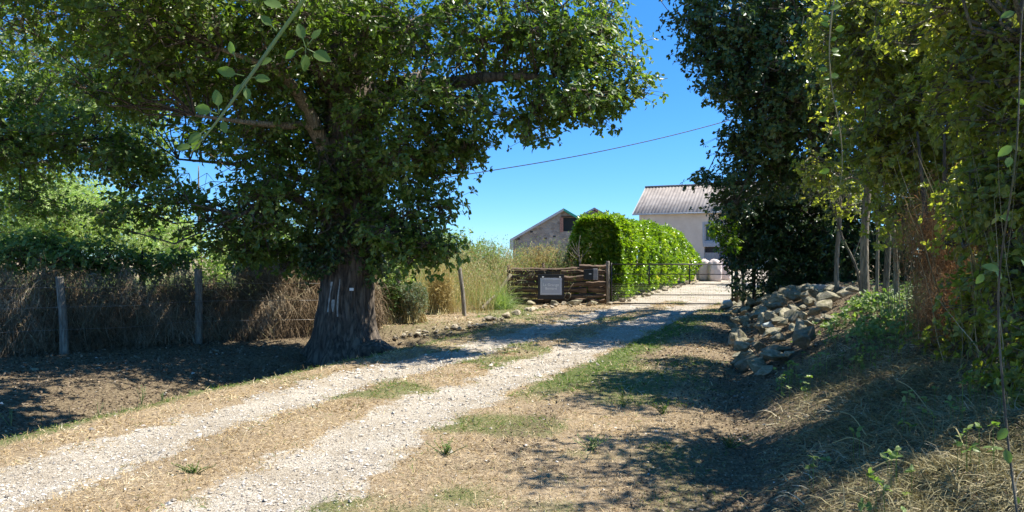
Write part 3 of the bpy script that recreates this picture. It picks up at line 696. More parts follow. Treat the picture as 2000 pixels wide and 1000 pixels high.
# bare-legged saplings at the top of the bank
def sapling(label, u, vb, vt, Y, rad, bl, seed, lean=0., barkm='bark_pale', leafm='hedge_leaf', size=.07, per=1., kind='oval'):
    b = P(u, vb, Y); b[2] = H1(b[0], Y); h = (P(u, vt, Y)[2]-b[2])
    rad *= .72; r = rs(seed); e = empty('sapling', tuple(b), label=label, cat='tree', group='saplings on the right-hand bank')
    pts = [(0, 0, -.1), (lean*.3+r.uniform(-.05, .05), 0, h*.3), (lean*.7+r.uniform(-.08, .08), r.uniform(-.1, .1), h*.65), (lean, 0, h)]
    c = curve(pts, 18); V, Q4, T = tube(c, [rad*1.2, rad, rad*.8, rad*.35], 9, .1, seed); mesh_np('trunk', V, [Q4, T], M[barkm], e, True)
    for q in range(3):
        i = 7+q*3; s = c[i]; d = np.array([r.uniform(-.5, .5), r.uniform(-.4, .2), r.uniform(.5, .9)])
        V, Q4, T = tube(curve([s, s+d*.5, s+d*1.1+[0, 0, .1]], 6), [rad*.4, rad*.25, rad*.1], 5, .1, q); mesh_np('branch', V, [Q4, T], M[barkm], e, True)
    if bl:
        tw = Acc(); crown(r, bl, .3, 7, 6, size, kind, .8, per, tw=tw, roots=c[9:]+b).build('crown', M[leafm], e, loc=b); tw.build('twigs', M[barkm], e, loc=b)
    return e
sapling('thickest pale stemmed sapling standing at the right end of the stone heap', 1690, 640, 120, 12.2, .085, [pb(1680, 180, 11.5, 90, 110, 1, 60), pb(1620, 330, 11.5, 60, 60, .6, 16)], 201, .1)
sapling('thin straight pale sapling right beside the thickest stem', 1712, 690, 200, 11.2, .032, [pb(1740, 100, 10.5, 80, 90, .8, 44)], 202, .15)
sapling('darker sapling stem close behind the two pale ones', 1727, 655, 160, 12.0, .06, [pb(1760, 240, 11.2, 60, 80, .8, 34)], 203, .12, 'bark_moss')
sapling('crooked pale grey sapling with a forked top nearest the brown conifer', 1752, 660, 150, 10.6, .042, [pb(1790, 320, 10, 60, 60, .6, 30), pb(1800, 150, 10, 80, 90, .7, 50)], 204, -.3)
sapling('thin bare sapling leaning left over the stones', 1684, 640, 380, 12.8, .03, [pb(1640, 400, 13, 40, 40, .4, 10)], 205, -.5, 'bark_moss')
sapling('slim lichen covered sapling growing in the middle of the stone heap', 1634, 585, 330, 15, .06, [pb(1620, 370, 15, 70, 50, .6, 24)], 206, .05)
sapling('small pale stem just right of the gate post', 1452, 590, 470, 22.3, .07, [pb(1452, 500, 22.2, 14, 18, .2, 3)], 207, .0, leafm='bright_leaf')
sapling('dark thin stem leaning beside the small pale stem by the gate', 1478, 590, 420, 21.5, .05, [], 208, -.25, 'bark')

# dead brown conifer
def dead_conifer(label, blobs, base, seed, n):
    r = rs(seed); b = np.array(base); e = empty('dead_conifer', tuple(b), label=label, cat='shrub')
    for q in range(3):
        V, Q4, T = tube(curve([(q*.16-.16, 0, -.1), (q*.2-.2, 0, 1.1), (q*.3-.3, 0, 2.2)], 8), [.04, .03, .012], 7, .1, q); mesh_np('stem', V, [Q4, T], M['bark'], e, True)
    C, O = clumps(r, blobs); tip = np.repeat(C, n, 0)+r.normal(size=(len(C)*n, 3))*[.12, .12, .16]
    D = r.normal(size=(len(tip), 3))*.6+[0, 0, -.6]
    a = Acc(); V, Fc, _ = strands(r, tip, D, r.uniform(.06, .2, len(tip)), .006, 3, .5, .35); a.add(V, Fc)
    a.build('dead_foliage', M['dead_needle'], e, loc=b)
    return e
q = P(1845, 690, 8.2)
dead_conifer('dead rust brown conifer branch mass hanging in the right-hand hedge', [pb(1835, 480, 7.7, 48, 90, .3, 60), pb(1855, 600, 7.4, 50, 85, .3, 66), pb(1815, 420, 8.4, 30, 50, .3, 12)], (q[0], 8.2, H1(q[0], 8.2)), 301, 90)
q = P(1960, 690, 6.6)
dead_conifer('dead brown dry spray at the right edge of the view', [pb(1965, 500, 6.6, 50, 140, .3, 70), pb(1985, 640, 6.4, 50, 90, .3, 40)], (q[0], 6.6, H1(q[0], 6.6)), 302, 60)

# hazel and bramble hedge, near right
tree('hazel_shrub', 'tall olive green hazel filling the upper right behind the hanging vine', gb(5.9, 9.6), 5.2,
     [pb(1720, 90, 9.4, 100, 110, 1.2, 90), pb(1800, 230, 9, 110, 110, 1.0, 100), pb(1880, 90, 9, 120, 110, 1.2, 110), pb(1730, 300, 9.6, 70, 80, .8, 44), pb(1640, 60, 10, 70, 80, 1.1, 44), pb(1900, 330, 8.6, 90, 80, .8, 60), pb(1800, -60, 9, 220, 60, 1.2, 50), pb(1790, 400, 9.2, 50, 70, .5, 20), pb(1890, 480, 8.0, 60, 80, .5, 26), pb(1740, 430, 10.2, 40, 50, .4, 9),
      ((5.8, 9.6, 6.0), (1.6, 2.0, .9), 44), ((6.6, 9, 4.2), (1.2, 2.4, 1.8), 44)],
     'hedge_leaf', 41, .33, 8, 6, .075, 'oval', per=1.2, trunk_r=.07, cat='shrub', barkm='bark_moss', flat=.8)
tree('bramble_thicket', 'dense bramble and climbing leaves nearest the camera on the right', gb(3.9, 5.6), 2.6,
     [pb(1930, 180, 6.2, 110, 130, .8, 90), pb(1960, 380, 6.0, 70, 110, .6, 56), pb(1890, 420, 6.8, 60, 70, .5, 30), pb(2060, 300, 5.4, 90, 280, .8, 90), pb(1920, 20, 6.4, 150, 90, 1.0, 80), pb(1985, 560, 5.6, 50, 90, .4, 20), pb(2070, 700, 5, 80, 160, .6, 50), pb(1915, 640, 6.6, 50, 50, .4, 16), pb(1940, 580, 6.4, 60, 90, .4, 30), pb(1870, 680, 7.0, 60, 30, .4, 16), pb(1985, 760, 5.6, 40, 90, .4, 20),
      ((3.9, 5.8, 4.4), (1.2, 1.6, .8), 60), ((5.2, 6, 3), (1, 1.6, 1.4), 34), ((3.2, 3.2, 3.6), (.7, 1.1, .7), 26), ((3.6, 2.0, 2.6), (.8, 1.2, 1.2), 30)],
     'hedge_leaf', 42, .26, 8, 6, .06, 'oval', per=1.3, trunk_r=.03, cat='shrub', barkm='bark_moss', flat=.85, nbr=0)
tree('roadside_tree', 'leafy tree on the right-hand bank beyond the laurel hedge', gb(15.5, 34), 6,
     [((15, 33.5, 5.4), (3, 3, 2), 110), ((13.6, 33, 3.4), (1.0, 1.2, .8), 12)], 'oak_leaf_dark', 43, .6, 8, 6, .16, trunk_r=.18)

# thin stems and dead sticks standing in the right-hand hedge
r = rs(55); a = Acc(); n = 200
Y = r.uniform(5.2, 9.5, n); X = np.interp(Y, BY, BX)+r.uniform(1.7, 2.9, n)
Pz = np.stack([X, Y, H(X, Y)-.03], 1); D = np.stack([r.normal(size=n)*.16, r.normal(size=n)*.16, np.ones(n)], 1)
V, Fc, _ = strands(r, Pz, D, r.uniform(.8, 2.4, n), r.uniform(.005, .013, n), 7, .15, .07, flat=False); a.add(V, Fc)
tag(a.build('hedge_stems', M['bank_straw']), 'thin dry upright stems crowding the foot of the right-hand hedge', 'stems', kind='stuff')

# ------------------------------------------------------------------ laurel hedge beyond the gate
e = empty('laurel_hedge', gb(5.5, 29), label='bright green clipped laurel hedge lining the drive beyond the gate', cat='hedge')
base = np.array(gb(5.5, 29)); r = rs(61); tw = Acc(); acc = Acc()
A0 = np.array([2.15, 25.6]); A1 = np.array([3.45, 25.0]); B0 = np.array([7.9, 37.6]); B1 = np.array([9.15, 36.9])
n = 9500
t = r.uniform(0, 1, n)**1.6; c = r.uniform(0, 1, n); hgt = 2.66+.08*np.sin(t*19)-.15*ss(0, .6, t)-.95*ss(.6, 1.05, t)
face = r.rand(n); z = r.uniform(0.02, 1, n)
# shell: top, two sides and the near end
c = np.where(face < .3, c, np.where(face < .72, 1-.06*r.rand(n), np.where(face < .84, .06*r.rand(n), c)))
z = np.where(face < .3, 1-.05*r.rand(n), z); t = np.where((face >= .84), .02*r.rand(n), t)
inn = r.rand(n) < .3; c = np.where(inn, r.uniform(.1, .9, n), c)
w_ = c; XY = ((1-t)[:, None]*((1-w_)[:, None]*A0+w_[:, None]*A1)+t[:, None]*((1-w_)[:, None]*B0+w_[:, None]*B1))
bul = .22*np.sin(np.pi*z)*(w_-.5)*2
XY[:, 0] += bul+.34*(fbm(t*24, z*4, 8)-.5)*2; XY[:, 1] += .2*(fbm(t*20, z*4, 18)-.5)
gz_ = H(XY[:, 0], XY[:, 1])+np.where(face < .3, r.exponential(.045, n), 0); Pz = np.stack([XY[:, 0], XY[:, 1], gz_+.1+z*hgt*(1-.10*(np.abs(w_-.5)*2)**4)+.1*(fbm(XY[:, 0]*1.5, XY[:, 1]*1.5, 4)-.5)], 1)
O = np.stack([(w_-.5)*1.6, np.where(face >= .84, -1.2, -.2*np.ones(n)), np.where(z > .9, 1.6, .75)], 1)
acc.add(*leafmesh(*rosettes(r, Pz, O+r.normal(size=(n, 3))*.45, 7, .15, .65, .3), 'laurel'))
acc.build('foliage', M['laurel_leaf'], e, loc=base)
for i in range(14):
    t = i/13; p = (A0+A1)/2*(1-t)+(B0+B1)/2*t; z = H1(*p)
    V, Q4, T = tube(np.array([[p[0], p[1], z-.1], [p[0]+.05, p[1], z+.9], [p[0], p[1]+.1, z+1.9]]), [.05, .03, .015], 6, .1, i)
    mesh_np('stem', V-base, [Q4, T], M['bark'], e, True)

# ------------------------------------------------------------------ brown hedge behind the fence
def brown_hedge():
    r = rs(71)
    base = np.array(gb(-7.2, 15.3)); e = empty('dead_bramble_hedge', tuple(base), label='long mound of dead brown bramble behind the left-hand fence posts', cat='hedge')
    p0 = np.array([-12.6, 11.4]); p1 = np.array([-3.3, 17.6]); d = (p1-p0)/np.linalg.norm(p1-p0); nn = np.array([d[1], -d[0]])
    def at(t, s): return p0+(p1-p0)*t[:, None]+nn*s[:, None]
    n = 30000
    t = r.uniform(0, 1, n); th = r.uniform(-.1, 1.9, n)         # angle round the mound, 0 = front
    hh = 1.42+.42*(fbm(t*16, t*0, 3)-.5)*2; wd = .62+.15*(fbm(t*11, t*0+5, 9)-.5)*2
    jit = r.uniform(.75, 1.06, n)
    s = np.cos(th)*wd*jit; z = np.sin(np.clip(th, 0, 3))**.7*hh*jit
    z = np.where(th < .1, r.uniform(.1, .9, n), z)
    XY = at(t, s); Pz = np.stack([XY[:, 0], XY[:, 1], H(XY[:, 0], XY[:, 1])+np.maximum(z, .15)], 1)
    D = np.stack([nn[0]*.55+r.normal(size=n)*.4, nn[1]*.55+r.normal(size=n)*.4, -.7+r.normal(size=n)*.8], 1)
    a = Acc(); V, Fc, _ = strands(r, Pz, D, r.uniform(.15, .75, n), r.uniform(.005, .013, n), 4, .9, .2); a.add(V, Fc)
    a.build('dead_stems', M['dead_stem'], e, loc=base)
    # longer pale arching stems
    n = 520; t = r.uniform(0, 1, n); XY = at(t, r.uniform(.2, .7, n)); Pz = np.stack([XY[:, 0], XY[:, 1], H(XY[:, 0], XY[:, 1])+r.uniform(.2, 1.2, n)], 1)
    D = np.stack([r.normal(size=n)*.7, r.normal(size=n)*.4-.2, r.uniform(-.3, 1, n)], 1)
    a = Acc(); V, Fc, _ = strands(r, Pz, D, r.uniform(.5, 1.2, n), r.uniform(.007, .013, n), 7, 2.0, .12, flat=False); a.add(V, Fc)
    a.build('arching_stems', M['bank_straw'], e, loc=base)
    # dead leaves in the mass
    n = 60000; t = r.uniform(0, 1, n); th = r.uniform(-.2, 2.3, n); q = r.uniform(.3, .92, n)
    hh = 1.36+.42*(fbm(t*16, t*0, 3)-.5)*2
    XY = at(t, np.cos(th)*.6*q); Pz = np.stack([XY[:, 0], XY[:, 1], H(XY[:, 0], XY[:, 1])+np.maximum(.02, np.abs(np.sin(th))**.7*hh*q*r.uniform(.15, 1, n)**.5)], 1)
    a = Acc(); a.add(*leafmesh(Pz, r.normal(size=(n, 3)), r.normal(size=(n, 3))+[0, 0, .5], r.uniform(.05, .12, n)))
    a.build('dead_leaves', M['dead_stem'], e, loc=base)
brown_hedge()

# ------------------------------------------------------------------ fence posts
def fpost(u, vb, vt, Y, wpx, label, lean=(0, 0), seed=0, m='post', sq=False):
    b = P(u, vb, Y); b[2] = H1(b[0], Y); h = P(u, vt, Y)[2]-b[2]; rad = wpx/2/F*Y
    V, Q4, T = tube(curve([(0, 0, -.3), (lean[0]*.4+.01, 0, h*.4), (lean[0], lean[1], h-.02), (lean[0], lean[1], h)], 14), [rad*1.1, rad, rad*.95, rad*.9], 12, .16, seed)
    o = mesh_np('fence_post', V, [Q4, T], M[m], None, True, loc=tuple(b)); tag(o, label, 'fence post', 'posts of the left-hand fence'); return o
fpost(127, 690, 545, 13.2, 15, 'weathered round wooden post in front of the brown hedge, leftmost and leaning', (-.09, 0), 1)
fpost(388, 665, 530, 14.8, 14, 'weathered upright wooden post in the middle of the brown hedge', (-.01, 0), 2)
fpost(779, 590, 528, 19.2, 8, 'thin dark post in the shade just right of the big oak', (-.02, 0), 3, 'bark')
fpost(908, 607, 526, 19.8, 8, 'slim leaning grey post in front of the tall dry grass', (-.14, 0), 4)
# wires of the fence
def wire(name, pts, rad, label, cat, m='galv', group=None, k=5, n=20):
    V, Q4, T = tube(curve(pts, n), [rad], k, 0, 0); return tag(mesh_np(name, V, [Q4, T], M[m], None, True), label, cat, group)
for i, hz in enumerate((.45, .85, 1.2)):
    pa = P(127, 690, 13.2); pb_ = P(388, 665, 14.8)
    a_ = [pa[0]-.05*hz, 13.1, H1(pa[0], 13.2)+hz]; b_ = [pb_[0], 14.7, H1(pb_[0], 14.8)+hz]
    l0 = [a_[0]-3.4, 11.6, a_[2]]
    wire('fence_wire', [l0, [(l0[0]+a_[0])/2, (l0[1]+a_[1])/2, a_[2]-.02], a_, [(a_[0]+b_[0])/2, 13.9, (a_[2]+b_[2])/2-.03], b_, [-4.0, 15.4, b_[2]-.02]], .0025,
         ['lowest', 'middle', 'topmost'][i]+' thin fence wire strung between the posts of the brown hedge', 'wire', 'galv', 'wires of the left-hand fence')

# ------------------------------------------------------------------ stones
def rockmesh(seed, mats, sub=1):
    r = random.Random(seed); bm = bmesh.new()
    for i in range(15):
        v = Vector((r.gauss(0, 1), r.gauss(0, 1), r.gauss(0, 1))).normalized()*r.uniform(.75, 1.1)
        bm.verts.new((v.x, v.y*.85, v.z*.7))
    res = bmesh.ops.convex_hull(bm, input=bm.verts)
    for v in [v for v in bm.verts if not v.link_faces]: bm.verts.remove(v)
    bmesh.ops.bevel(bm, geom=bm.edges[:], offset=.05, segments=1, affect='EDGES', profile=.6)
    bmesh.ops.triangulate(bm, faces=bm.faces[:])
    if sub: bmesh.ops.subdivide_edges(bm, edges=bm.edges[:], cuts=1, use_grid_fill=True)
    for v in bm.verts: v.co += v.co.normalized()*.07*mnoise.noise(v.co*2.6+Vector((seed, 0, 0)))
    me = bpy.data.meshes.new('rock'); bm.to_mesh(me); bm.free(); me.materials.append(mats)
    me.polygons.foreach_set('use_smooth', [False]*len(me.polygons))
    return me
RK = {k: [rockmesh(s, M[k]) for s in range(10)] for k in ('rock', 'rock_pale', 'rock_white')}
def rock(k, p, s, r, label, group, sink=.35, name='rock'):
    o = bpy.data.objects.new(name, RK[k][r.randint(10)]); COL.objects.link(o)
    sc = np.array([r.uniform(.8, 1.35), r.uniform(.75, 1.1), r.uniform(.6, 1.0)])*s/2
    o.scale = tuple(sc); o.rotation_euler = (r.uniform(-.5, .5), r.uniform(-.5, .5), r.uniform(0, 6.28))
    o.location = (p[0], p[1], p[2]+sc[2]*(.7-sink)); return tag(o, label, 'rock', group)
# heap on the right
poly = [gp(u, v)[:2] for u, v in ((1455, 748), (1432, 700), (1440, 660), (1422, 628), (1402, 606), (1440, 583), (1500, 572), (1560, 570), (1620, 585))]
poly += [P(1690, 600, 13.2)[:2], P(1680, 640, 12.2)[:2], P(1640, 660, 11.8)[:2]] + [gp(u, v)[:2] for u, v in ((1600, 690), (1540, 730), (1500, 745))]
def inpoly(x, y):
    c = False; n = len(poly)
    for i in range(n):
        x1, y1 = poly[i]; x2, y2 = poly[(i+1) % n]
        if (y1 > y) != (y2 > y) and x < (x2-x1)*(y-y1)/(y2-y1)+x1: c = not c
    return c
r = rs(81); pa = np.array(poly); placed = []; tries = 0
while len(placed) < 200 and tries < 12000:
    tries += 1
    x = r.uniform(pa[:, 0].min(), pa[:, 0].max()); y = r.uniform(pa[:, 1].min(), pa[:, 1].max())
    if not inpoly(x, y): continue
    s = r.choice([.2, .28, .36, .44, .56], p=[.2, .3, .27, .16, .07])
    if any((x-a)**2+(y-b)**2 < (.31*(s+q))**2 for a, b, q in placed): continue
    placed.append((x, y, s))
for i, (x, y, s) in enumerate(placed):
    b = x-np.interp(y, BY, BX); lift = .12+.10*r.rand()*(1 if s < .4 else .3)
    rock('rock', (x, y, H1(x, y)+lift*min(1, max(.0, b+.3))), s, r, 'rough greenish tan field stone in the shaded heap beside the drive', 'stones of the shaded heap on the right')
n = 0
for i in range(60):   # second layer
    x, y, s = placed[r.randint(len(placed))]
    if n >= 14: break
    n += 1
    rock('rock', (x+r.uniform(-.15, .15), y+r.uniform(-.15, .15), H1(x, y)+.26), r.uniform(.2, .36), r, 'rough greenish tan field stone in the shaded heap beside the drive', 'stones of the shaded heap on the right')
for u, v, s, lab in ((1497, 664, .34, 'pale bluish white flat stone low in the middle of the heap'), (1532, 577, .4, 'pale bluish upright stone at the back edge of the heap'), (1420, 607, .36, 'pale bluish stone at the gate end of the heap')):
    p = gp(u, v); rock('rock_white', (p[0], p[1]-.12, p[2]+.18), s, r, lab, 'pale stones of the heap')
# pale edging stones on the left
path = [gp(u, v)[:2] for u, v in ((760, 668), (815, 660), (868, 652), (900, 643), (940, 634), (985, 622), (1030, 608), (1090, 601), (1180, 596))]
pp = curve(np.array([[*q, 0] for q in path]), 44)
for i, q in enumerate(pp):
    for k_ in range(2 if i % 3 == 0 else 1):
        s = r.uniform(.12, .3) if q[1] > 18 else r.uniform(.08, .2)
        x = q[0]+r.normal()*.13; y = q[1]+r.normal()*.2+k_*.15
        rock('rock_pale', (x, y, H1(x, y)+.02), s, r, 'pale limestone lump in the ragged row edging the left side of the drive', 'edging stones left of the drive')
# foot of the hedge beyond the gate
for i in range(18):
    t = i/17; p = (A1+np.array([.25, -.1]))*(1-t)+(B1+np.array([.3, 0]))*t
    x = p[0]+r.normal()*.08; y = p[1]+r.normal()*.2
    rock('rock_pale', (x, y, H1(x, y)), r.uniform(.2, .38), r, 'pale stone in the row along the foot of the bright laurel hedge', 'edging stones below the laurel hedge')
# loose stones on the ditch floor
for i in range(9):
    x = r.uniform(-7.5, -1.8); y = r.uniform(9.5, 15.5)
    if lat(x, y) > -2.6 or math.hypot(x+3.1, y-14) < 1.2: continue
    rock('rock', (x, y, H1(x, y)), r.uniform(.06, .16), r, 'small loose stone half buried in the bare soil of the ditch', 'loose stones in the ditch')
# concrete kerb blocks behind the heap
for u0, u1, v, Y, lab in ((1588, 1640, 565, 16.6, 'left of two long pale concrete blocks behind the stone heap'), (1642, 1686, 571, 14.9, 'right of two long pale concrete blocks behind the stone heap')):
    a0 = P(u0, v, Y); a1 = P(u1, v, Y); L = a1[0]-a0[0]
    Vx, Fq = box(0, 0, 0, L, .22, .24); o = mesh_np('concrete_block', Vx, Fq, M['block']); bev(o, .02)
    o.location = ((a0[0]+a1[0])/2, Y, a0[2]-.02); o.rotation_euler = (0, .05, -.15); tag(o, lab, 'concrete block', 'concrete blocks behind the heap')

# ------------------------------------------------------------------ gate
GYY = 24.0; gx0 = P(1194, 0, GYY)[0]; gx1 = P(1430, 0, GYY)[0]; gz0 = P(0, 593, GYY)[2]; gz1 = P(0, 516, GYY)[2]
ge = empty('gate', (gx0, GYY, gz0), label='dark metal farm gate with wire mesh lower half closed across the drive', cat='gate')
W = gx1-gx0; Hh = gz1-gz0
def bar(name, x0, z0, x1, z1, rad, m=M['black_metal'], parent=ge, y=0, k=8):
    V, Q4, T = tube(np.array([[x0, y, z0], [(x0+x1)/2, y, (z0+z1)/2], [x1, y, z1]]), [rad], k, 0, 0); return mesh_np(name, V, [Q4, T], m, parent, True)
for f in (0, .225, .5, .75, 1.0): bar('rail', 0, Hh*f, W, Hh*f-.01, .021 if f in (0, 1.) else .013)
bar('stile', 0, -.02, 0, Hh+.03, .024); bar('stile', W, -.03, W, Hh+.03, .03)
for x in (P(1268, 0, GYY)[0]-gx0, P(1347, 0, GYY)[0]-gx0): bar('upright', x, Hh*.5, x, Hh, .022)
a = Acc()
nx_ = 48
xs_ = np.linspace(.03, W-.03, nx_); a.add(*prism(np.stack([xs_, xs_*0+.015, xs_*0], 1), np.stack([xs_, xs_*0+.015, xs_*0+Hh*.5], 1), .0014, .0014))
zs_ = np.linspace(.03, Hh*.5, 12); a.add(*prism(np.stack([zs_*0, zs_*0+.015, zs_], 1), np.stack([zs_*0+W, zs_*0+.015, zs_], 1), .0014, .0014))
a.build('wire_mesh', M['galv'], ge)
for z in (.15, Hh-.2):
    V, Fq = box(W+.05, 0, z, .09, .03, .06); bev(mesh_np('hinge', V, Fq, M['black_metal'], ge), .006)
V, Fq = box(-.05, -.02, Hh*.6, .12, .03, .04); bev(mesh_np('latch', V, Fq, M['black_metal'], ge), .006)
def gpost(x, h, rad, m, lab, seed):
    z = H1(x, GYY); V, Q4, T = tube(np.array([[0, 0, -.3], [.01, 0, h*.5], [0, 0, h-.02], [0, 0, h]]), [rad*1.1, rad, rad, rad*.85], 10, .12, seed)
    tag(mesh_np('gate_post', V, [Q4, T], M[m], None, True, loc=(x, GYY, z)), lab, 'gate post', 'posts of the metal gate')
gpost(gx0-.11, 1.42, .055, 'post', 'grey wooden gate post between the plank wall and the gate', 5)
gpost(gx1+.13, 1.5, .06, 'bark', 'dark gate post on the hinge side under the right-hand trees', 6)

# ------------------------------------------------------------------ rustic plank wall with sign and mailbox
wz = H1(1.4, 24.2); wx0 = P(992, 0, 24.1)[0]; wx1 = P(1186, 0, 24.1)[0]
we = empty('plank_wall', (wx0, 24.15, wz), label='low rustic wall of stacked dark weathered slab planks left of the gate', cat='wall')
r = rs(91); Wd = wx1-wx0
def slab(x0, x1, z0, hgt, y, seed, th=.055, tilt=.25, sag=0.):
    n = 22; V = []; rr_ = random.Random(seed)
    for i in range(n):
        x = x0+(x1-x0)*i/(n-1)
        e_ = mnoise.noise(Vector((x*2.2, seed*3.7, 0)))*.05+mnoise.noise(Vector((x*7, seed*1.7, 5)))*.022
        f_ = mnoise.noise(Vector((x*2.5, seed*5.1, 9)))*.03
        g_ = mnoise.noise(Vector((x*3.5, seed*2.1, 4)))*.045
        s_ = -sag*math.sin(math.pi*i/(n-1))
        a0 = z0+f_+s_; a1 = z0+hgt+e_+s_
        # front face leans out to the top so its upper ledge catches the sun
        V += [(x, y+g_, a0), (x, y-th*.4+g_, a0+hgt*.35), (x, y-th*.5+g_, a1-.035), (x, y-th*.3+g_+.01, a1-.012), (x, y+th, a1+.012), (x, y+th, a0)]
    V = np.array(V); k = 6
    Fq = [[i*k+j, (i+1)*k+j, (i+1)*k+(j+1) % k, i*k+(j+1) % k] for i in range(n-1) for j in range(k)]
    caps = [[0, 1, 2, 3, 4, 5], [(n-1)*k+j for j in (5, 4, 3, 2, 1, 0)]]
    return mesh_np('plank', V, [np.array(Fq), np.array(caps)], M['dark_wood'], we)
row = 0; z = .02; sd_ = 1
hs = [.20, .17, .22, .18, .21, .17]
top = 1.13
for h in hs:
    cuts = [0.04, .58*Wd+r.uniform(-.25, .25), Wd-.03] if row % 2 else [0.02, .42*Wd+r.uniform(-.3, .3), .8*Wd, Wd-.05]
    for a_, b_ in zip(cuts[:-1], cuts[1:]):
        slab(a_+r.uniform(0, .02), b_-r.uniform(.01, .05), z+r.uniform(-.012, .012), h*r.uniform(.66, .98), r.uniform(-.13, .06), sd_, sag=.015 if row > 3 else 0); sd_ += 1
    z += h*.985; row += 1
slab(.1, Wd-.35, z-.0, .07, .0, 71, sag=.03)
slab(Wd*.72, Wd-.02, z+.0, .14, -.02, 73)
for x, h, rd in ((.02, 1.30, .06), (Wd*.36, 1.36, .05), (Wd*.42, 1.24, .03), (Wd-.02, 1.34, .045)):
    V, Q4, T = tube(np.array([[x, .12, -.2], [x+.01, .12, h*.6], [x, .12, h]]), [rd, rd, rd*.9], 9, .12, 3); mesh_np('post', V, [Q4, T], M['dark_wood'], we, True)
# short bits of split wood wedged between the planks
for i in range(16):
    x = r.uniform(.15, Wd-.15); zz_ = r.uniform(.1, 1.05)
    V, Q4, T = tube(np.array([[x, -.10, zz_], [x+.02, -.12, zz_+.05], [x+r.uniform(-.04, .04), -.10, zz_+r.uniform(.07, .14)]]), [.014, .012, .006], 5, .1, i); mesh_np('wedge', V, [Q4, T], M['bark_pale'], we)
for x0, x1, zz_ in ((.1, .42, .52), (.12, .7, .2), (2.45, 2.85, .28), (.3, .62, .78)):
    V, Q4, T = tube(np.array([[x0, -.11, zz_], [(x0+x1)/2, -.125, zz_+.015], [x1, -.11, zz_]]), [.02, .022, .015], 6, .2, 9); mesh_np('pale_batten', V, [Q4, T], M['bark_pale'], we)
# leaning props
def log(name, pts, rad, m, label, cat, k=9, seed=0, group=None):
    V, Q4, T = tube(curve(pts, 12), rad, k, .12, seed); c = np.array(pts[0]); return tag(mesh_np(name, V-c, [Q4, T], M[m], None, True, loc=tuple(c)), label, cat, group)
p0_ = P(972, 571, 23.6); p1_ = P(998, 536, 23.9)
log('leaning_pole', [(p0_[0]-.15, 23.5, p0_[2]-.2), tuple(p0_), tuple(p1_)], [.06, .058, .052], 'bark_pale', 'pale peeled pole leaning against the left end of the plank wall', 'pole')
q0 = P(940, 604, 21.5); q1 = P(966, 578, 22)
log('stick', [tuple(q0), tuple((q0+q1)/2+[0, 0, .02]), tuple(q1)], [.05, .045, .03], 'post', 'weathered grey stick leaning in the grass clump left of the plank wall', 'stick')
# driftwood-like antler loop hung on the wall, stones at its foot
ax = P(1108, 575, 23.95)
log('twisted_branch', [ax+[-.12, 0, -.15], ax+[-.02, -.03, .05], ax+[.1, -.02, .0], ax+[.03, -.03, -.17], ax+[-.08, 0, -.14]], [.012, .02, .02, .018, .012], 'bark_pale', 'pale twisted branch looped against the plank wall right of the sign', 'branch', 7)
ax = P(1113, 560, 23.95)
log('twisted_branch', [ax+[.12, 0, .12], ax+[.03, -.03, .0], ax+[-.05, -.02, -.14]], [.01, .016, .014], 'bark_pale', 'short forked pale twig just above the looped branch on the wall', 'branch', 7)
for u, v, sx, sz, k_ in ((1120, 593, .62, .26, 1), (1082, 597, .36, .22, 2), (1160, 592, .3, .22, 3), (1035, 600, .34, .2, 4)):
    p = P(u, v, 23.7); bo = bpy.data.objects.new('boulder', RK['rock'][k_*2]); COL.objects.link(bo); bo.scale = (sx*.52, .17, sz*.72); bo.rotation_euler = (.1, .08*k_-.2, .1*k_)
    bo.location = (p[0], 23.72, H1(p[0], 23.7)+sz*.36)
    tag(bo, ['largest squared tan boulder at the foot of the plank wall', 'middling boulder right under the sign', 'boulder at the gate end of the plank wall foot', 'boulder at the foot of the plank wall left of the sign'][k_-1], 'boulder', 'boulders under the plank wall')

# sign
sx0 = P(1055, 0, 23.95)[0]; sx1 = P(1097, 0, 23.95)[0]; sz0 = P(0, 576, 23.95)[2]; sz1 = P(0, 543, 23.95)[2]
se = empty('sign', ((sx0+sx1)/2, 23.92, (sz0+sz1)/2), label='grey rectangular name sign on a black board fixed to the plank wall', cat='sign')
sw = sx1-sx0; sh = sz1-sz0
V, Fq = box(0, .03, -.01, sw+.16, .03, sh+.26); bev(mesh_np('backing_board', V, Fq, M['black_paint'], se), .006)
V, Fq = box(0, 0, 0, sw, .016, sh); bev(mesh_np('panel', V, Fq, M['sign_panel'], se), .004)
a = Acc()
for z in (-sh/2+.045, sh/2-.045): a.add(*box(0, -.010, z, sw-.09, .004, .006))
for x in (-sw/2+.045, sw/2-.045): a.add(*box(x, -.0105, 0, .006, .004, sh-.10))
a.build('border_line', M['sign_letter'], se)
for x in (-sw*.38, sw*.42):
    V, Fq = box(x, -.012, sh/2+.025, .055, .02, .05); bev(mesh_np('clip', V, Fq, M['white'], se), .006)
def text(s, x, z, size, parent, m, y=-.0095, name='lettering'):
    c = bpy.data.curves.new(name, 'FONT'); c.body = s; c.size = size; c.align_x = 'CENTER'; c.align_y = 'CENTER'; c.extrude = .002
    o = bpy.data.objects.new(name, c); COL.objects.link(o); dg = bpy.context.evaluated_depsgraph_get(); dg.update()
    me = bpy.data.meshes.new_from_object(o.evaluated_get(dg)); bpy.data.objects.remove(o); me.materials.clear(); me.materials.append(m)
    o = bpy.data.objects.new(name, me); COL.objects.link(o); o.parent = parent; o.location = (x, y, z); o.rotation_euler = (math.pi/2, 0, 0); return o
text('La Grange', -.0, .055, .125, se, M['sign_letter']); text('Bernard', .0, -.065, .115, se, M['sign_letter'])
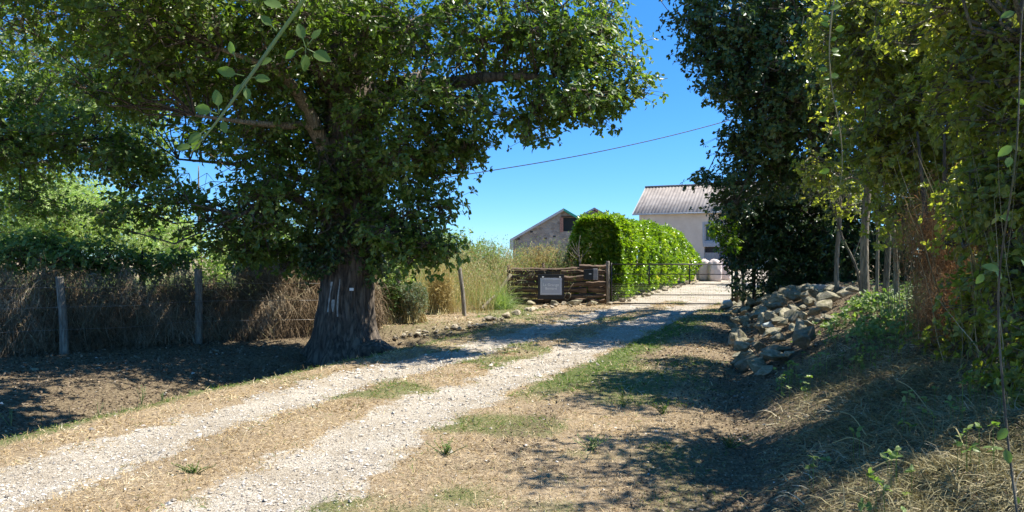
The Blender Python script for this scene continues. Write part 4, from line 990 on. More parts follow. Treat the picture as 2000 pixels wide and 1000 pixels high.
# mailbox
mx = P(1153, 0, 23.9)[0]; mz = P(0, 536, 23.9)[2]
mb = empty('mailbox', (mx, 23.86, mz), label='small black mailbox fixed high on the plank wall near the gate', cat='mailbox')
V, Fq = box(-.07, 0, 0, .30, .18, .34); bev(mesh_np('body', V, Fq, M['mailbox'], mb), .012)
V, Fq = box(.155, 0, .005, .15, .19, .36); bev(mesh_np('side_box', V, Fq, M['mailbox_side'], mb), .01)
V, Fq = box(-.02, -.093, .02, .075, .006, .03); mesh_np('name_plate', V, Fq, M['white'], mb)
V, Fq = box(-.07, -.094, .11, .2, .008, .018); mesh_np('slot', V, Fq, M['black_metal'], mb)

# ------------------------------------------------------------------ barn
def roofpoly(name, V, Fq, m, parent): return mesh_np(name, np.array(V, float), [np.array(f).reshape(1, -1) for f in Fq], m, parent)
Yb = 58.; bl = P(1002, 0, Yb)[0]; hw = 3.95; bx = bl+hw; bzb = H1(bx, Yb); ez = P(0, 468, Yb)[2]-bzb; az = P(0, 411, Yb)[2]-bzb; L = 11.
ba = empty('stone_barn', (bx, Yb, bzb), label='grey rubble stone barn with a pitched roof seen gable first above the tall grass', cat='barn')
# window opening in the gable: build the gable from pieces round it
wx0_, wx1_ = P(1100, 0, Yb)[0]-bx, P(1128, 0, Yb)[0]-bx; wz0_, wz1_ = P(0, 452, Yb)[2]-bzb, P(0, 425, Yb)[2]-bzb
def zr(x): return az-(az-ez)*abs(x)/hw
def gpiece(x0, x1, zb0, zb1, top=True, z1=None):
    xs_ = [x0, x1] if not (x0 < 0 < x1) else [x0, 0, x1]
    pts = [(x0, 0, zb0), (x1, 0, zb0)] + [(x, 0, (zr(x) if top else z1)) for x in xs_[::-1]]
    return pts
bm = bmesh.new()
for pts in (gpiece(-hw, wx0_, -.3, 0), gpiece(wx1_, hw, -.3, 0), gpiece(wx0_, wx1_, -.3, 0, False, wz0_), gpiece(wx0_, wx1_, wz1_, 0)):
    vs = [bm.verts.new(p) for p in pts]; bm.faces.new(vs)
bmesh.ops.remove_doubles(bm, verts=bm.verts, dist=.001)
rg = bmesh.ops.extrude_face_region(bm, geom=bm.faces[:])
bmesh.ops.translate(bm, verts=[v for v in rg['geom'] if isinstance(v, bmesh.types.BMVert)], vec=(0, .45, 0))
for x in (-hw, hw-.4):
    vs = [bm.verts.new((x+a, b, c)) for c in (-.3, zr(hw)) for a, b in ((0, .46), (.4, .46), (.4, L), (0, L))]
    for f in ((0, 1, 2, 3), (7, 6, 5, 4), (0, 4, 5, 1), (1, 5, 6, 2), (2, 6, 7, 3), (3, 7, 4, 0)): bm.faces.new([vs[i] for i in f])
bmesh.ops.recalc_face_normals(bm, faces=bm.faces)
me = bpy.data.meshes.new('wall'); bm.to_mesh(me); bm.free(); me.materials.append(M['stonewall']); o = bpy.data.objects.new('wall', me); COL.objects.link(o); o.parent = ba
for sgn, nm in ((-1, 'roof_slope'), (1, 'roof_slope')):
    x1 = sgn*(hw+.25); z1 = az-(az-ez)*(hw+.25)/hw; t = .12
    Vv = [(0, -.25, az+.02), (x1, -.25, z1+.02), (x1, L+.2, z1+.02), (0, L+.2, az+.02), (0, -.25, az+.02+t), (x1, -.25, z1+.02+t), (x1, L+.2, z1+.02+t), (0, L+.2, az+.02+t)]
    rf = roofpoly(nm, Vv, [(0, 1, 2, 3), (7, 6, 5, 4), (0, 4, 5, 1), (1, 5, 6, 2), (2, 6, 7, 3), (3, 7, 4, 0)], M['roof'], ba)
    Vv = [(0, -.30, az-.04), (x1, -.30, z1-.04), (x1, -.255, z1-.04), (0, -.255, az-.04), (0, -.30, az+.16), (x1, -.30, z1+.16), (x1, -.255, z1+.16), (0, -.255, az+.16)]
    roofpoly('verge_board', Vv, [(0, 1, 2, 3), (7, 6, 5, 4), (0, 4, 5, 1), (1, 5, 6, 2), (2, 6, 7, 3), (3, 7, 4, 0)], M['grey_trim'] if sgn < 0 else M['green_edge'], ba)
V, Fq = box(-hw-.12, -.2, ez-.42, .3, .1, .75); mesh_np('fascia', V, Fq, M['grey_trim'], ba)
V, Fq = box((wx0_+wx1_)/2, .3, (wz0_+wz1_)/2, wx1_-wx0_, .04, wz1_-wz0_); win = mesh_np('window', V, Fq, M['glass'], ba)
V, Fq = box(wx0_-.13, -.012, (wz0_+wz1_)/2, .26, .06, wz1_-wz0_+.1); mesh_np('jamb', V, Fq, M['brick_jamb'], ba)
V, Fq = box((wx0_+wx1_)/2, -.015, wz1_+.07, wx1_-wx0_+.3, .06, .14); mesh_np('lintel', V, Fq, M['dark_wood'], ba)
for x, z in ((-3.5, ez+.05), (-2.5, ez+.62), (-1.4, ez+.1), (-.7, ez+.25)):
    V, Fq = box(x, -.004, z, .2, .03, .13); mesh_np('putlog_hole', V, Fq, M['black_paint'], ba)
# second small roof behind the barn
Ys = 74.; px = P(1160, 0, Ys)[0]; zb = H1(px, Ys); pz = P(0, 410, Ys)[2]-zb
sb = empty('outbuilding', (px, Ys, zb), label='small gabled outbuilding whose clay roof peaks just above the bright hedge', cat='building')
hw2 = 4.2; ez2 = pz-2.3
V = [(-hw2, 0, -.2), (hw2, 0, -.2), (hw2, 0, ez2), (0, 0, pz), (-hw2, 0, ez2), (-hw2, 8, -.2), (hw2, 8, -.2), (hw2, 8, ez2), (0, 8, pz), (-hw2, 8, ez2)]
roofpoly('wall', V, [(0, 1, 2, 3, 4), (9, 8, 7, 6, 5), (0, 4, 9, 5), (1, 6, 7, 2)], M['stonewall'], sb)
for sg, mm in ((-1, 'grey_trim'), (1, 'tarp_tile')):
    V = [(0, -.3, pz+.03), (sg*(hw2+.3), -.3, ez2-.13), (sg*(hw2+.3), 8.3, ez2-.13), (0, 8.3, pz+.03), (0, -.3, pz+.23), (sg*(hw2+.3), -.3, ez2+.07), (sg*(hw2+.3), 8.3, ez2+.07), (0, 8.3, pz+.23)]
    roofpoly('roof_slope', V, [(0, 1, 2, 3), (7, 6, 5, 4), (0, 4, 5, 1), (1, 5, 6, 2), (2, 6, 7, 3), (3, 7, 4, 0)], M[mm], sb)

# ------------------------------------------------------------------ house
hx, hy = P(1240, 0, 65)[0], 65.; hb = H1(hx+4, hy-2)
ang = -math.radians(26)
ho = empty('farmhouse', (hx, hy, hb), ang, label='pale plastered farmhouse with a grey corrugated roof at the end of the drive', cat='house')
HL = 15.; HE = P(0, 417, 65)[2]-hb; HR = P(0, 366, 68.6)[2]-hb; HD = 8.
def hl(u, v):   # a photo pixel on the front wall -> local x and height
    t = (u-1000)/F; x = (t*hy-hx)/(math.cos(ang)-t*math.sin(ang)); Yq = hy+x*math.sin(ang)
    return x, CZ-(v-HOR)/F*Yq-hb
x0, zb_ = hl(1375, 471); x1, zt_ = hl(1397, 437)
dx0, dz = hl(1374, 491); dx1, _ = hl(1402, 491)
bm = bmesh.new()
yf = .3
def rect(x0, x1, z0, z1):
    vs = [bm.verts.new(p) for p in ((x0, yf, z0), (x1, yf, z0), (x1, yf, z1), (x0, yf, z1))]; bm.faces.new(vs)
dtop = hl(1380, 482)[1]
rect(.3, dx0, -.3, HE-.05)
rect(dx0, dx1, dtop, zb_); rect(dx0, x0, zb_, zt_); rect(x1, dx1, zb_, zt_); rect(dx0, dx1, zt_, HE-.05)
rect(dx1, HL-.3, -.3, HE-.05)
bmesh.ops.remove_doubles(bm, verts=bm.verts, dist=.001)
rg = bmesh.ops.extrude_face_region(bm, geom=bm.faces[:])
bmesh.ops.translate(bm, verts=[v for v in rg['geom'] if isinstance(v, bmesh.types.BMVert)], vec=(0, .5, 0))
for xx in (.3, HL-.8):
    pr = [(-.0, .81, -.3), (0, HD, -.3), (0, HD, HE-.05), (0, HD/2+.1, HR-.25), (0, .81, HE+.2)]
    a_ = [bm.verts.new((xx, p[1], p[2])) for p in pr]; b_ = [bm.verts.new((xx+.5, p[1], p[2])) for p in pr]
    bm.faces.new(a_); bm.faces.new(b_[::-1])
    for i in range(5): bm.faces.new([a_[i], a_[(i+1) % 5], b_[(i+1) % 5], b_[i]])
bmesh.ops.recalc_face_normals(bm, faces=bm.faces)
me = bpy.data.meshes.new('wall'); bm.to_mesh(me); bm.free(); me.materials.append(M['plaster']); o = bpy.data.objects.new('wall', me); COL.objects.link(o); o.parent = ho
# corrugated roof
def corr(y0, z0, y1, z1, name):
    n = int(HL/.045); V = []
    for i in range(n+1):
        x = -.15+(HL+.3)*i/n; c = .024*math.sin(2*math.pi*x/.30)
        V += [(x, y0, z0+c), (x, y1, z1+c), (x, y0, z0+c-.03), (x, y1, z1+c-.03)]
    Fq = []
    for i in range(n):
        a = i*4; b = a+4; Fq += [[a, b, b+1, a+1], [a+2, a+3, b+3, b+2], [a, a+2, b+2, b], [a+1, b+1, b+3, a+3]]
    return mesh_np(name, np.array(V), np.array(Fq), M['roof'], ho, True)
corr(-.1, HE-.02, 4.0, HR, 'roof_slope'); corr(HD+.3, HE-.02, 4.02, HR-.01, 'roof_slope')
V, Q4, T = tube(np.array([[-.2, 4.0, HR+.04], [HL/2, 4.0, HR+.04], [HL+.2, 4.0, HR+.04]]), [.09], 8, 0); mesh_np('ridge_cap', V, [Q4, T], M['roof'], ho, True)
V, Fq = box(-.17, 2.0, (HE+HR)/2-.1, .05, math.hypot(4.1, HR-HE), .2); Vc = V-[-.17, 2, (HE+HR)/2-.1]; th = math.atan2(HR-HE, 4.1)
Vr = np.stack([Vc[:, 0], Vc[:, 1]*math.cos(th)-Vc[:, 2]*math.sin(th), Vc[:, 1]*math.sin(th)+Vc[:, 2]*math.cos(th)], 1)+[-.17, 1.95, (HE+HR)/2-.1]
mesh_np('verge_board', Vr, Fq, M['grey_trim'], ho)
V, Q4, T = tube(np.array([[-.1, -.14, HE-.1], [HL/2, -.14, HE-.1], [HL+.1, -.14, HE-.1]]), [.06], 8, 0); mesh_np('gutter', V, [Q4, T], M['grey_trim'], ho, True)
wn = empty('window', (0, 0, 0)); wn.parent = ho
cx = (x0+x1)/2; cz_ = (zb_+zt_)/2
V, Fq = box(cx, yf+.25, cz_, x1-x0, .03, zt_-zb_); mesh_np('pane', V, Fq, M['glass'], wn)
a = Acc()
for sx_, ww in ((x0+.04, .08), (x1-.04, .08), (cx-.12, .06)): a.add(*box(sx_, yf+.2, cz_, ww, .05, zt_-zb_))
for sz_ in (zb_+.04, zt_-.04): a.add(*box(cx, yf+.195, sz_, x1-x0-.01, .05, .08))
a.build('frame', M['lintel'], wn)
a = Acc()
a.add(*box(x0-.09, yf-.02, cz_, .17, .05, zt_-zb_+.35)); a.add(*box(x1+.09, yf-.02, cz_, .17, .05, zt_-zb_+.35)); a.add(*box(cx, yf-.021, zt_+.09, x1-x0-.01, .05, .17)); a.add(*box(cx, yf-.025, zb_-.09, x1-x0-.01, .07, .17))
a.build('surround', M['lintel'], wn)
za = hl(1380, 474)[1]; V, Fq = box((dx0+dx1)/2+.1, yf-.05, (za+dtop)/2, dx1-dx0+.35, .12, za-dtop-.02); mesh_np('lintel', V, Fq, M['lintel'], ho)
V, Fq = box((dx0+dx1)/2, yf+.45, dtop/2, dx1-dx0, .04, dtop); mesh_np('door_dark_sheet', V, Fq, M['black_paint'], ho)  # black sheet standing in for the unlit inside of the doorway
dr = empty('door', (0, 0, 0)); dr.parent = ho
npl = 7
for i in range(npl):
    wv = (dx1-dx0-.04)/npl; V, Fq = box(dx0+.02+wv*(i+.5), yf+.12, (dz-.1)/2, wv-.012, .05, dz-.1); mesh_np('door_plank', V, Fq, M['door'], dr)
ux0, uz0 = hl(1403, 520); ux1, uz1 = hl(1417, 488)
V, Fq = box((ux0+ux1)/2, yf-.06, (uz0+uz1)/2, ux1-ux0, .08, uz1-uz0); sh_ = mesh_np('shutter', V, Fq, M['blue_grey'], ho)
a = Acc()
for i in range(9): a.add(*box((ux0+ux1)/2, yf-.11, uz0+(uz1-uz0)*(i+.5)/9, ux1-ux0-.08, .02, .05))
a.build('louvre', M['blue_grey'], sh_)
u2 = hl(1419, 500)[0]; V, Q4, T = tube(np.array([[u2, yf-.1, 0], [u2, yf-.1, 1.6], [u2, yf-.1, 2.6]]), [.05], 8, 0); mesh_np('downpipe', V, [Q4, T], M['white'], ho, True)
# white railing by the house
pr = P(1424, 0, 60.5)
re_ = empty('railing', (pr[0], 60.5, H1(pr[0], 60.5)), ang, label='short white metal railing beside the farmhouse door', cat='railing')
for x in (-.4, 0, .4, .8):
    V, Q4, T = tube(np.array([[x, 0, -.1], [x, 0, .6], [x, 0, 1.25]]), [.03], 6, 0); mesh_np('baluster', V, [Q4, T], M['white'], re_, True)
for z in (.45, .85, 1.25):
    V, Q4, T = tube(np.array([[-.4, 0, z], [.2, 0, z], [.8, 0, z]]), [.025], 6, 0); mesh_np('rail', V, [Q4, T], M['white'], re_, True)
# bulk bags
for i, (u0_, u1_, Yq, lab) in enumerate(((1362, 1386, 37.0, 'left of three lumpy pale pinkish bulk bags standing beyond the hedge end'), (1384, 1407, 36.6, 'middle of three lumpy pale pinkish bulk bags beyond the gate'), (1403, 1424, 37.8, 'right of three lumpy pale pinkish bulk bags beyond the gate'))):
    xa, xb = P(u0_, 0, Yq)[0], P(u1_, 0, Yq)[0]; xc = (xa+xb)/2; zb = H1(xc, Yq); hgt = P(0, 506, Yq)[2]-zb
    bm = bmesh.new(); bmesh.ops.create_cube(bm, size=1); bmesh.ops.subdivide_edges(bm, edges=bm.edges[:], cuts=7, use_grid_fill=True)
    for v in bm.verts:
        p = v.co.copy()
        tz = p.z+.5; bulge = 1+.16*math.sin(math.pi*tz)
        d = max(abs(p.x), abs(p.y))*2; rr_ = math.hypot(p.x, p.y)+1e-6
        q = p.xy*(1-.35*(rr_*2-d)/(1))*bulge
        zt = tz*hgt*(1-.12*(rr_*2)**2*(1 if tz > .6 else 0))+.06*mnoise.noise(Vector((p.x*4+i, p.y*4, tz*3)))*tz
        v.co = Vector((q.x*(xb-xa), q.y*(xb-xa), zt))+Vector((mnoise.noise(p*5)*.04, mnoise.noise(p*5+Vector((7, 0, 0)))*.04, 0))
    me = bpy.data.meshes.new('bulk_bag'); bm.to_mesh(me); bm.free(); me.materials.append(M['bag']); me.polygons.foreach_set('use_smooth', [True]*len(me.polygons))
    o = bpy.data.objects.new('bulk_bag', me); COL.objects.link(o); o.location = (xc, Yq, zb); tag(o, lab, 'bag', 'bulk bags beyond the gate')

# overhead cables
wire('power_line', [P(500, 400, 30), P(940, 336, 34), P(1190, 292, 36), P(1420, 236, 38), P(1700, 150, 40)], .022, 'sagging black overhead cable crossing the blue sky above the barn', 'cable', 'wire', n=40)
wire('power_line', [P(1150, -190, 24), P(1290, 0, 26), P(1350, 80, 27), P(1420, 172, 28), P(1560, 350, 31)], .012, 'thin dark cable slanting down through the leaves at the upper right', 'cable', 'wire', n=30)

# ------------------------------------------------------------------ tall grass and weeds
def tallgrass(name, label, cx, cy, sx, sy, n, h0, h1, m, seed, w=.012, spread=.2, heads=True, kind=None, cat='grass', droop=.35):
    r = rs(seed); x = cx+r.normal(size=n)*sx; y = cy+r.normal(size=n)*sy
    Pz = np.stack([x, y, H(x, y)-.03], 1); D = np.stack([r.normal(size=n)*spread, r.normal(size=n)*spread, np.ones(n)], 1)
    hv = r.uniform(h0, h1, n)*(.8+.5*fbm(x*.9, y*.9, seed))
    a = Acc(); V, Fc, tip = strands(r, Pz, D, hv, w*r.uniform(.5, 1.3, n), 5, droop, .06); a.add(V, Fc)
    if heads:
        k_ = 7; t = np.repeat(tip, k_, 0)+r.normal(size=(n*k_, 3))*[.04, .04, .12]-[0, 0, .1]
        a.add(*leafmesh(t, r.normal(size=(n*k_, 3))*.4+[0, 0, 1], r.normal(size=(n*k_, 3)), r.uniform(.03, .08, n*k_), 'lance'))
    o = a.build(name, M[m]); return tag(o, label, cat, kind=kind)
def field(name, label, m, seed, n, h0, h1, xr, yr, w, heads=True, spread=.18, keep=None):
    r = rs(seed); x = r.uniform(*xr, n); y = r.uniform(*yr, n)
    if keep is not None: k_ = keep(x, y); x = x[k_]; y = y[k_]; n = len(x)
    Pz = np.stack([x, y, H(x, y)-.03], 1); D = np.stack([r.normal(size=n)*spread, r.normal(size=n)*spread, np.ones(n)], 1)
    hv = r.uniform(h0, h1, n)*(.55+.9*fbm(x*.8, y*.8, seed))
    a = Acc(); V, Fc, tip = strands(r, Pz, D, hv, w*r.uniform(.5, 1.3, n), 5, .35, .07); a.add(V, Fc)
    if heads:
        k_ = 7; t = np.repeat(tip, k_, 0)+r.normal(size=(n*k_, 3))*[.05, .05, .14]-[0, 0, .12]
        a.add(*leafmesh(t, r.normal(size=(n*k_, 3))*.4+[0, 0, 1], r.normal(size=(n*k_, 3)), r.uniform(.03, .09, n*k_), 'lance'))
    return tag(a.build(name, M[m]), label, 'grass', kind='stuff')
kp = lambda x, y: (x < np.interp(y, [19, 21, 24.4, 24.5, 34], [-1.2, -.5, -.3, 2.0, 2.4])) & (x > np.interp(y, [19, 34], [-4.2, -9]))
field('tall_dry_grass', 'tall straw coloured grass behind the slim fence post and the plank wall', 'tall_straw', 401, 8000, .6, 1.6, (-8, 2.6), (20.4, 30), .013, keep=kp)
field('tall_green_weeds', 'tall pale green weeds mixed into the dry grass left of the barn', 'tall_green', 402, 5500, .7, 1.75, (-8, 2.4), (22.3, 31), .014, spread=.25, keep=kp)
field('meadow_grass', 'grass of the field behind the brown hedge', 'tall_green', 403, 9000, .3, 1.0, (-24, -3.5), (17.5, 36), .03, heads=False, spread=.4)
# bushy dry weeds in front of the barn
def weedbush(label, u, v, Y, ru, rv, ry, n, m, seed, size=.07, kind='lance', base=None, group=None, name='weed_bush'):
    r = rs(seed); c, ra, _ = pb(u, v, Y, ru, rv, ry, n); b = np.array([c[0], c[1], H1(c[0], c[1])])
    e = empty(name, tuple(b), label=label, cat='plant', group=group); a = Acc(); s = Acc()
    q = inball(r, n); T = c+q*ra; T[:, 2] = np.maximum(T[:, 2], b[2]+.05)
    root = b+np.concatenate([r.normal(size=(n, 2))*[ra[0]*.4, ra[1]*.4], np.zeros((n, 1))], 1)
    mid = root*.45+T*.55+r.normal(size=(n, 3))*.06; s.add(*prism(root, mid, .007, .005)); s.add(*prism(mid, T, .005, .003))
    A = nrm(T-mid); a.add(*leafmesh(*rosettes(r, T, A, 7, size, .55, .1), kind)); 
    t2 = mid*.5+T*.5; a.add(*leafmesh(*rosettes(r, t2+r.normal(size=(n, 3))*.05, A, 4, size, .7, .1), kind))
    t3 = mid+r.normal(size=(n, 3))*.08; a.add(*leafmesh(*rosettes(r, t3, A, 4, size, .7, .1), kind))
    s.build('stems', M['tall_straw'], e, loc=b); a.build('leaves', M[m], e, loc=b); return e
weedbush('tall dry straw coloured weed bush directly in front of the barn gable', 1062, 515, 26, 58, 40, .8, 620, 'tall_straw', 411, .07)
weedbush('tall weed bush left of the barn corner with feathery tops', 950, 505, 26, 46, 36, .8, 420, 'tall_green', 412, .08)
weedbush('pale dry weed bush behind the right half of the plank wall', 1105, 535, 25.6, 20, 36, .3, 220, 'tall_straw', 413, .07)
weedbush('round grey green bush in the shade between the oak and the slim post', 805, 580, 18.4, 30, 30, .45, 700, 'grey_leaf', 414, .06)
weedbush('dark weedy bush hard against the right side of the oak trunk', 760, 575, 18.2, 28, 30, .4, 300, 'oak_leaf_dark', 415, .08, 'kite')
weedbush('reddish dry weed clump left of the slim fence post', 860, 560, 20.6, 28, 44, .5, 420, 'tall_straw', 416, .06)
tallgrass('grass_clump', 'bright fountain of green grass blades at the left end of the plank wall', P(968, 0, 22.4)[0], 22.3, .22, .2, 900, .5, 1.05, 'tall_green', 421, .016, .42, False, cat='grass clump', droop=1.2)
# bare pale sapling near hedge
bs = P(1138, 520, 25.0); b = np.array([bs[0]-.1, 25.0, H1(bs[0], 25)])
e = empty('bare_sapling', tuple(b), label='bare grey twiggy sapling behind the mailbox against the laurel hedge', cat='tree')
r = rs(433)
V, Q4, T = tube(curve([(0, 0, -.1), (.03, 0, 1.1), (-.04, 0, 1.8), (.02, 0, 2.25)], 10), [.035, .03, .02, .008], 6, .1, 0); mesh_np('trunk', V, [Q4, T], M['post'], e, True)
for i in range(9):
    z = r.uniform(.9, 2.0); d = np.array([r.uniform(-.5, .6), r.uniform(-.3, .1), r.uniform(.15, .5)])
    V, Q4, T = tube(curve([(0, 0, z), d*.5+[0, 0, z], d+[0, 0, z+.12]], 6), [.014, .01, .004], 5, .1, i); mesh_np('branch', V, [Q4, T], M['post'], e, True)

# ------------------------------------------------------------------ ground cover
def scatter(r, n, y0, y1, slope=.78, xoff=0):
    Y = y0*(y1/y0)**r.rand(n); X = r.uniform(-1, 1, n)*slope*Y+xoff; return X, Y
def cover():
    r = rs(500); n = 420000; X, Y = scatter(r, n, 3.6, 34)
    gr, so, gn = masks(X, Y); d = lat(X, Y); b = X-np.interp(Y, BY, BX)
    dens = np.clip(1.1-gr*1.2, 0, 1)*(1-.75*ss(.5, .9, gr)*(fbm(X*3, Y*3, 15) > .45))*np.clip(1-so*1.05, 0, 1); dens *= .45+.9*ss(.35, .6, fbm(X*2.5, Y*2.5, 51))
    dens = np.where((d < -2.4) & (Y > 20), .5, dens)
    on = r.rand(n) < dens
    isgr = r.rand(n) < (gn*.75+.03)
    sc = np.clip(Y/6, .8, 3.0)
    for nm, m, lab, sel, L, lean in (('dry_grass', 'straw', 'short sunburnt straw coloured grass covering verges and the strip between the gravel tracks', on & ~isgr, (.03, .08), 1.3), ('green_grass', 'green_blade', 'patches of short green grass along the drive edges', on & isgr, (.03, .07), .7)):
        k_ = np.where(sel)[0]; x = X[k_]; y = Y[k_]; nn = len(k_)
        Pz = np.stack([x, y, H(x, y)-.004], 1); D = np.stack([r.normal(size=nn)*lean, r.normal(size=nn)*lean, np.ones(nn)*.7], 1)
        a = Acc(); V, Fc, _ = strands(r, Pz, D, r.uniform(*L, nn)*np.sqrt(sc[k_]), r.uniform(.0035, .0075, nn)*sc[k_]*(.5+1.1*fbm(x*3, y*3, 88)), 2, .6, .15); a.add(V, Fc)
        tag(a.build(nm, M[m]), lab, 'grass', kind='stuff')
    # leaf litter and clods on bare soil
    n = 200000; X, Y = scatter(r, n, 3.6, 26); gr, so, gn = masks(X, Y); sel = r.rand(n) < so*.75+.04*(1-gr)
    X = X[sel]; Y = Y[sel]; n = len(X); sc = np.clip(Y/7, .8, 1.8)
    a = Acc(); a.add(*leafmesh(np.stack([X, Y, H(X, Y)+r.uniform(0, .02, n)], 1), r.normal(size=(n, 3))*[1, 1, .35], r.normal(size=(n, 3))*.5+[0, 0, 1], r.uniform(.012, .036, n)*sc))
    tag(a.build('leaf_litter', M['litter']), 'dry brown fallen leaves and crumbs on the bare soil', 'leaf litter', kind='stuff')
    # gravel
    n = 190000; X, Y = scatter(r, n, 3.8, 24); gr, so, gn = masks(X, Y); sel = r.rand(n) < (gr*.85+.03+.25*ss(.0, .3, gr))*(.35+.9*fbm(X*2.2, Y*2.2, 12)); X = X[sel]; Y = Y[sel]; n = len(X)
    sz = np.clip(r.lognormal(-5.0, .55, n), .003, .035)*np.clip(Y/8, .75, 1.5); base_ = np.array([[1, 0, 0], [-1, 0, 0], [0, 1, 0], [0, -1, 0], [0, 0, 1], [0, 0, -1]], float)
    Vv = np.stack([X, Y, H(X, Y)+sz*.25], 1)[:, None]+sz[:, None, None]*(base_[None]*r.uniform(.6, 1.2, (n, 6, 1))+r.normal(size=(n, 6, 3))*.22)*np.array([1, 1, .62])
    Fo = np.array([[0, 2, 4], [2, 1, 4], [1, 3, 4], [3, 0, 4]]); a = Acc(); a.add(Vv.reshape(-1, 3), (Fo[None]+(np.arange(n)*6)[:, None, None]).reshape(-1, 3))
    tag(a.build('gravel', M['gravel']), 'loose pale limestone gravel of the two wheel tracks', 'gravel', kind='stuff')
    # bank: fallen straw, stems and small green plants
    n = 260000; X, Y = scatter(r, n, 3.6, 14); b = X-np.interp(Y, BY, BX); sel = r.rand(n) < ss(-.1, 1.1, b)*(1-.75*ss(9, 11, Y))*(Y < 13)
    X = X[sel]; Y = Y[sel]; n = len(X); kp_ = np.array([not inpoly(x, y) for x, y in zip(X, Y)]); X = X[kp_]; Y = Y[kp_]; n = len(X)
    D = np.stack([r.normal(size=n)*1.0-.5, r.normal(size=n)*1.0, r.uniform(.0, 1.1, n)], 1)
    a = Acc(); V, Fc, _ = strands(r, np.stack([X, Y, H(X, Y)+.01], 1), D, r.uniform(.06, .22, n), r.uniform(.003, .009, n), 3, 1.3, .22); a.add(V, Fc)
    tag(a.build('bank_grass', M['bank_straw']), 'tangled olive and straw coloured grass lying on the right-hand bank', 'grass', kind='stuff')
    n = 13000; X, Y = scatter(r, n, 3.7, 15); b = X-np.interp(Y, BY, BX); cl = fbm(X*1.6, Y*1.6, 66)
    sel = (b > .3) & (cl > .5+.09*(Y < 7)) & (r.rand(n) < np.where(Y < 7, .3, .7)) & np.array([not inpoly(x, y) for x, y in zip(X, Y)]); X = X[sel]; Y = Y[sel]; n = len(X)
    T = np.stack([X, Y, H(X, Y)+r.uniform(.03, .28, n)], 1); a = Acc(); a.add(*leafmesh(*rosettes(r, T, r.normal(size=(n, 3))*.4+[-.2, -.2, 1], 5, .042, .85), 'oval')); a.add(*prism(T-[0, 0, .25], T, .002, .002))
    nq = 900; TT = []
    for (u_, v_, Y_) in ((1700, 640, 11.4), (1665, 665, 10.8), (1735, 655, 10.6), (1780, 650, 9.8), (1720, 700, 9.4), (1760, 700, 8.9), (1820, 680, 8.4)):
        c = P(u_, v_, Y_); xx = c[0]+r.normal(size=90)*.26; yy = Y_+r.normal(size=90)*.4; TT.append(np.stack([xx, yy, H(xx, yy)+r.uniform(.02, .2, 90)], 1))
    T = np.concatenate(TT); a.add(*leafmesh(*rosettes(r, T, r.normal(size=(len(T), 3))*.4+[-.3, -.4, .8], 5, .06, .85), 'oval')); a.add(*prism(T-[0, 0, .25], T, .002, .002))
    tag(a.build('bank_plants', M['shrub_leaf']), 'low leafy green plants and ivy on the right-hand bank', 'plants', kind='stuff')
cover()
# long fallen straw stalks on the bank
r = rs(601)
for i, (u0_, v0_, u1_, v1_) in enumerate(((1748, 764, 1818, 832), (1640, 828, 1690, 870), (1852, 868, 1878, 892), (1700, 950, 1790, 930), (1625, 900, 1700, 896), (1760, 760, 1800, 735))):
    p0_ = gp(u0_, v0_)+[0, 0, .1]; p1_ = gp(u1_, v1_)+[0, -.02, .06]
    wire('straw_stalk', [p0_, (p0_+p1_)/2+[0, 0, .05], p1_], .004, ['bright pale stalk arching highest on the right-hand bank', 'thin pale stalk left of the bright arching one', 'short pale stalk near the right edge of the bank', 'long flat stalk low on the bank near the bottom', 'pale stalk lying level left of the low flat one', 'short stalk just above the bright arching one'][i], 'stalk', 'tall_straw', 'pale stalks lying on the bank')
# weeds on the ditch edge
def weed(u, v, h, label, seed, m='green_blade', n=5, leaf=.05, name='weed', spread=.3, group='weeds on the ditch edge'):
    b = gp(u, v); r = rs(seed); e = empty(name, tuple(b), label=label, cat='weed', group=group); s = Acc(); a = Acc()
    for i in range(n):
        d = np.array([r.normal()*spread, r.normal()*spread, 1.])*h*r.uniform(.6, 1); c = curve([(0, 0, -.02), d*.5+[r.normal()*.01, 0, 0], d], 7)
        V, Q4, T = tube(c, [.004, .003, .002], 5, 0); s.add(V, Q4)
        t = c[2:]; t = np.repeat(t, 2, 0); a.add(*leafmesh(t, r.normal(size=(len(t), 3))*[1, 1, .4]+[0, 0, .5], r.normal(size=(len(t), 3))*.3+[0, 0, 1], r.uniform(.4, 1, len(t))*leaf, 'laurel'))
    s.build('stem', M[m], e); a.build('leaves', M[m], e); return e
weed(277, 792, .26, 'tallest forked weed with small flower heads on the ditch edge', 1, 'tall_green', 5, .03)
weed(195, 808, .18, 'bent leaning weed left of the tallest one on the ditch edge', 2, 'tall_green', 3, .02)
weed(80, 828, .2, 'single straight shoot on the ditch edge toward the left', 3, 'green_blade', 1, .01, spread=.03)
weed(135, 818, .14, 'short straight dry shoot between the straight green one and the bent weed', 4, 'tall_straw', 1, .01, spread=.03)
weed(318, 782, .12, 'little grass tuft right of the tallest weed on the ditch edge', 5, 'tall_green', 6, .02)
weed(22, 835, .2, 'curly weed at the far left of the ditch edge', 6, 'tall_green', 4, .03)
weed(1217, 795, .24, 'slim flowering weed standing in the shaded grass right of the drive', 7, 'green_blade', 4, .05, group='weeds right of the drive')
weed(1425, 875, .12, 'low bright green tuft on the dark soil right of the drive', 8, 'green_blade', 12, .03, spread=.7, group='weeds right of the drive')
weed(1155, 880, .13, 'pale broad tuft in the dappled grass nearer the camera', 9, 'tall_green', 14, .035, spread=.6, group='weeds right of the drive')
weed(1295, 810, .12, 'small tuft between the flowering weed and the stone heap', 10, 'green_blade', 9, .04, spread=.5, group='weeds right of the drive')
weed(380, 925, .06, 'flat green rosette in the strip between the wheel tracks', 11, 'green_blade', 14, .025, spread=1.2, group='weeds right of the drive')
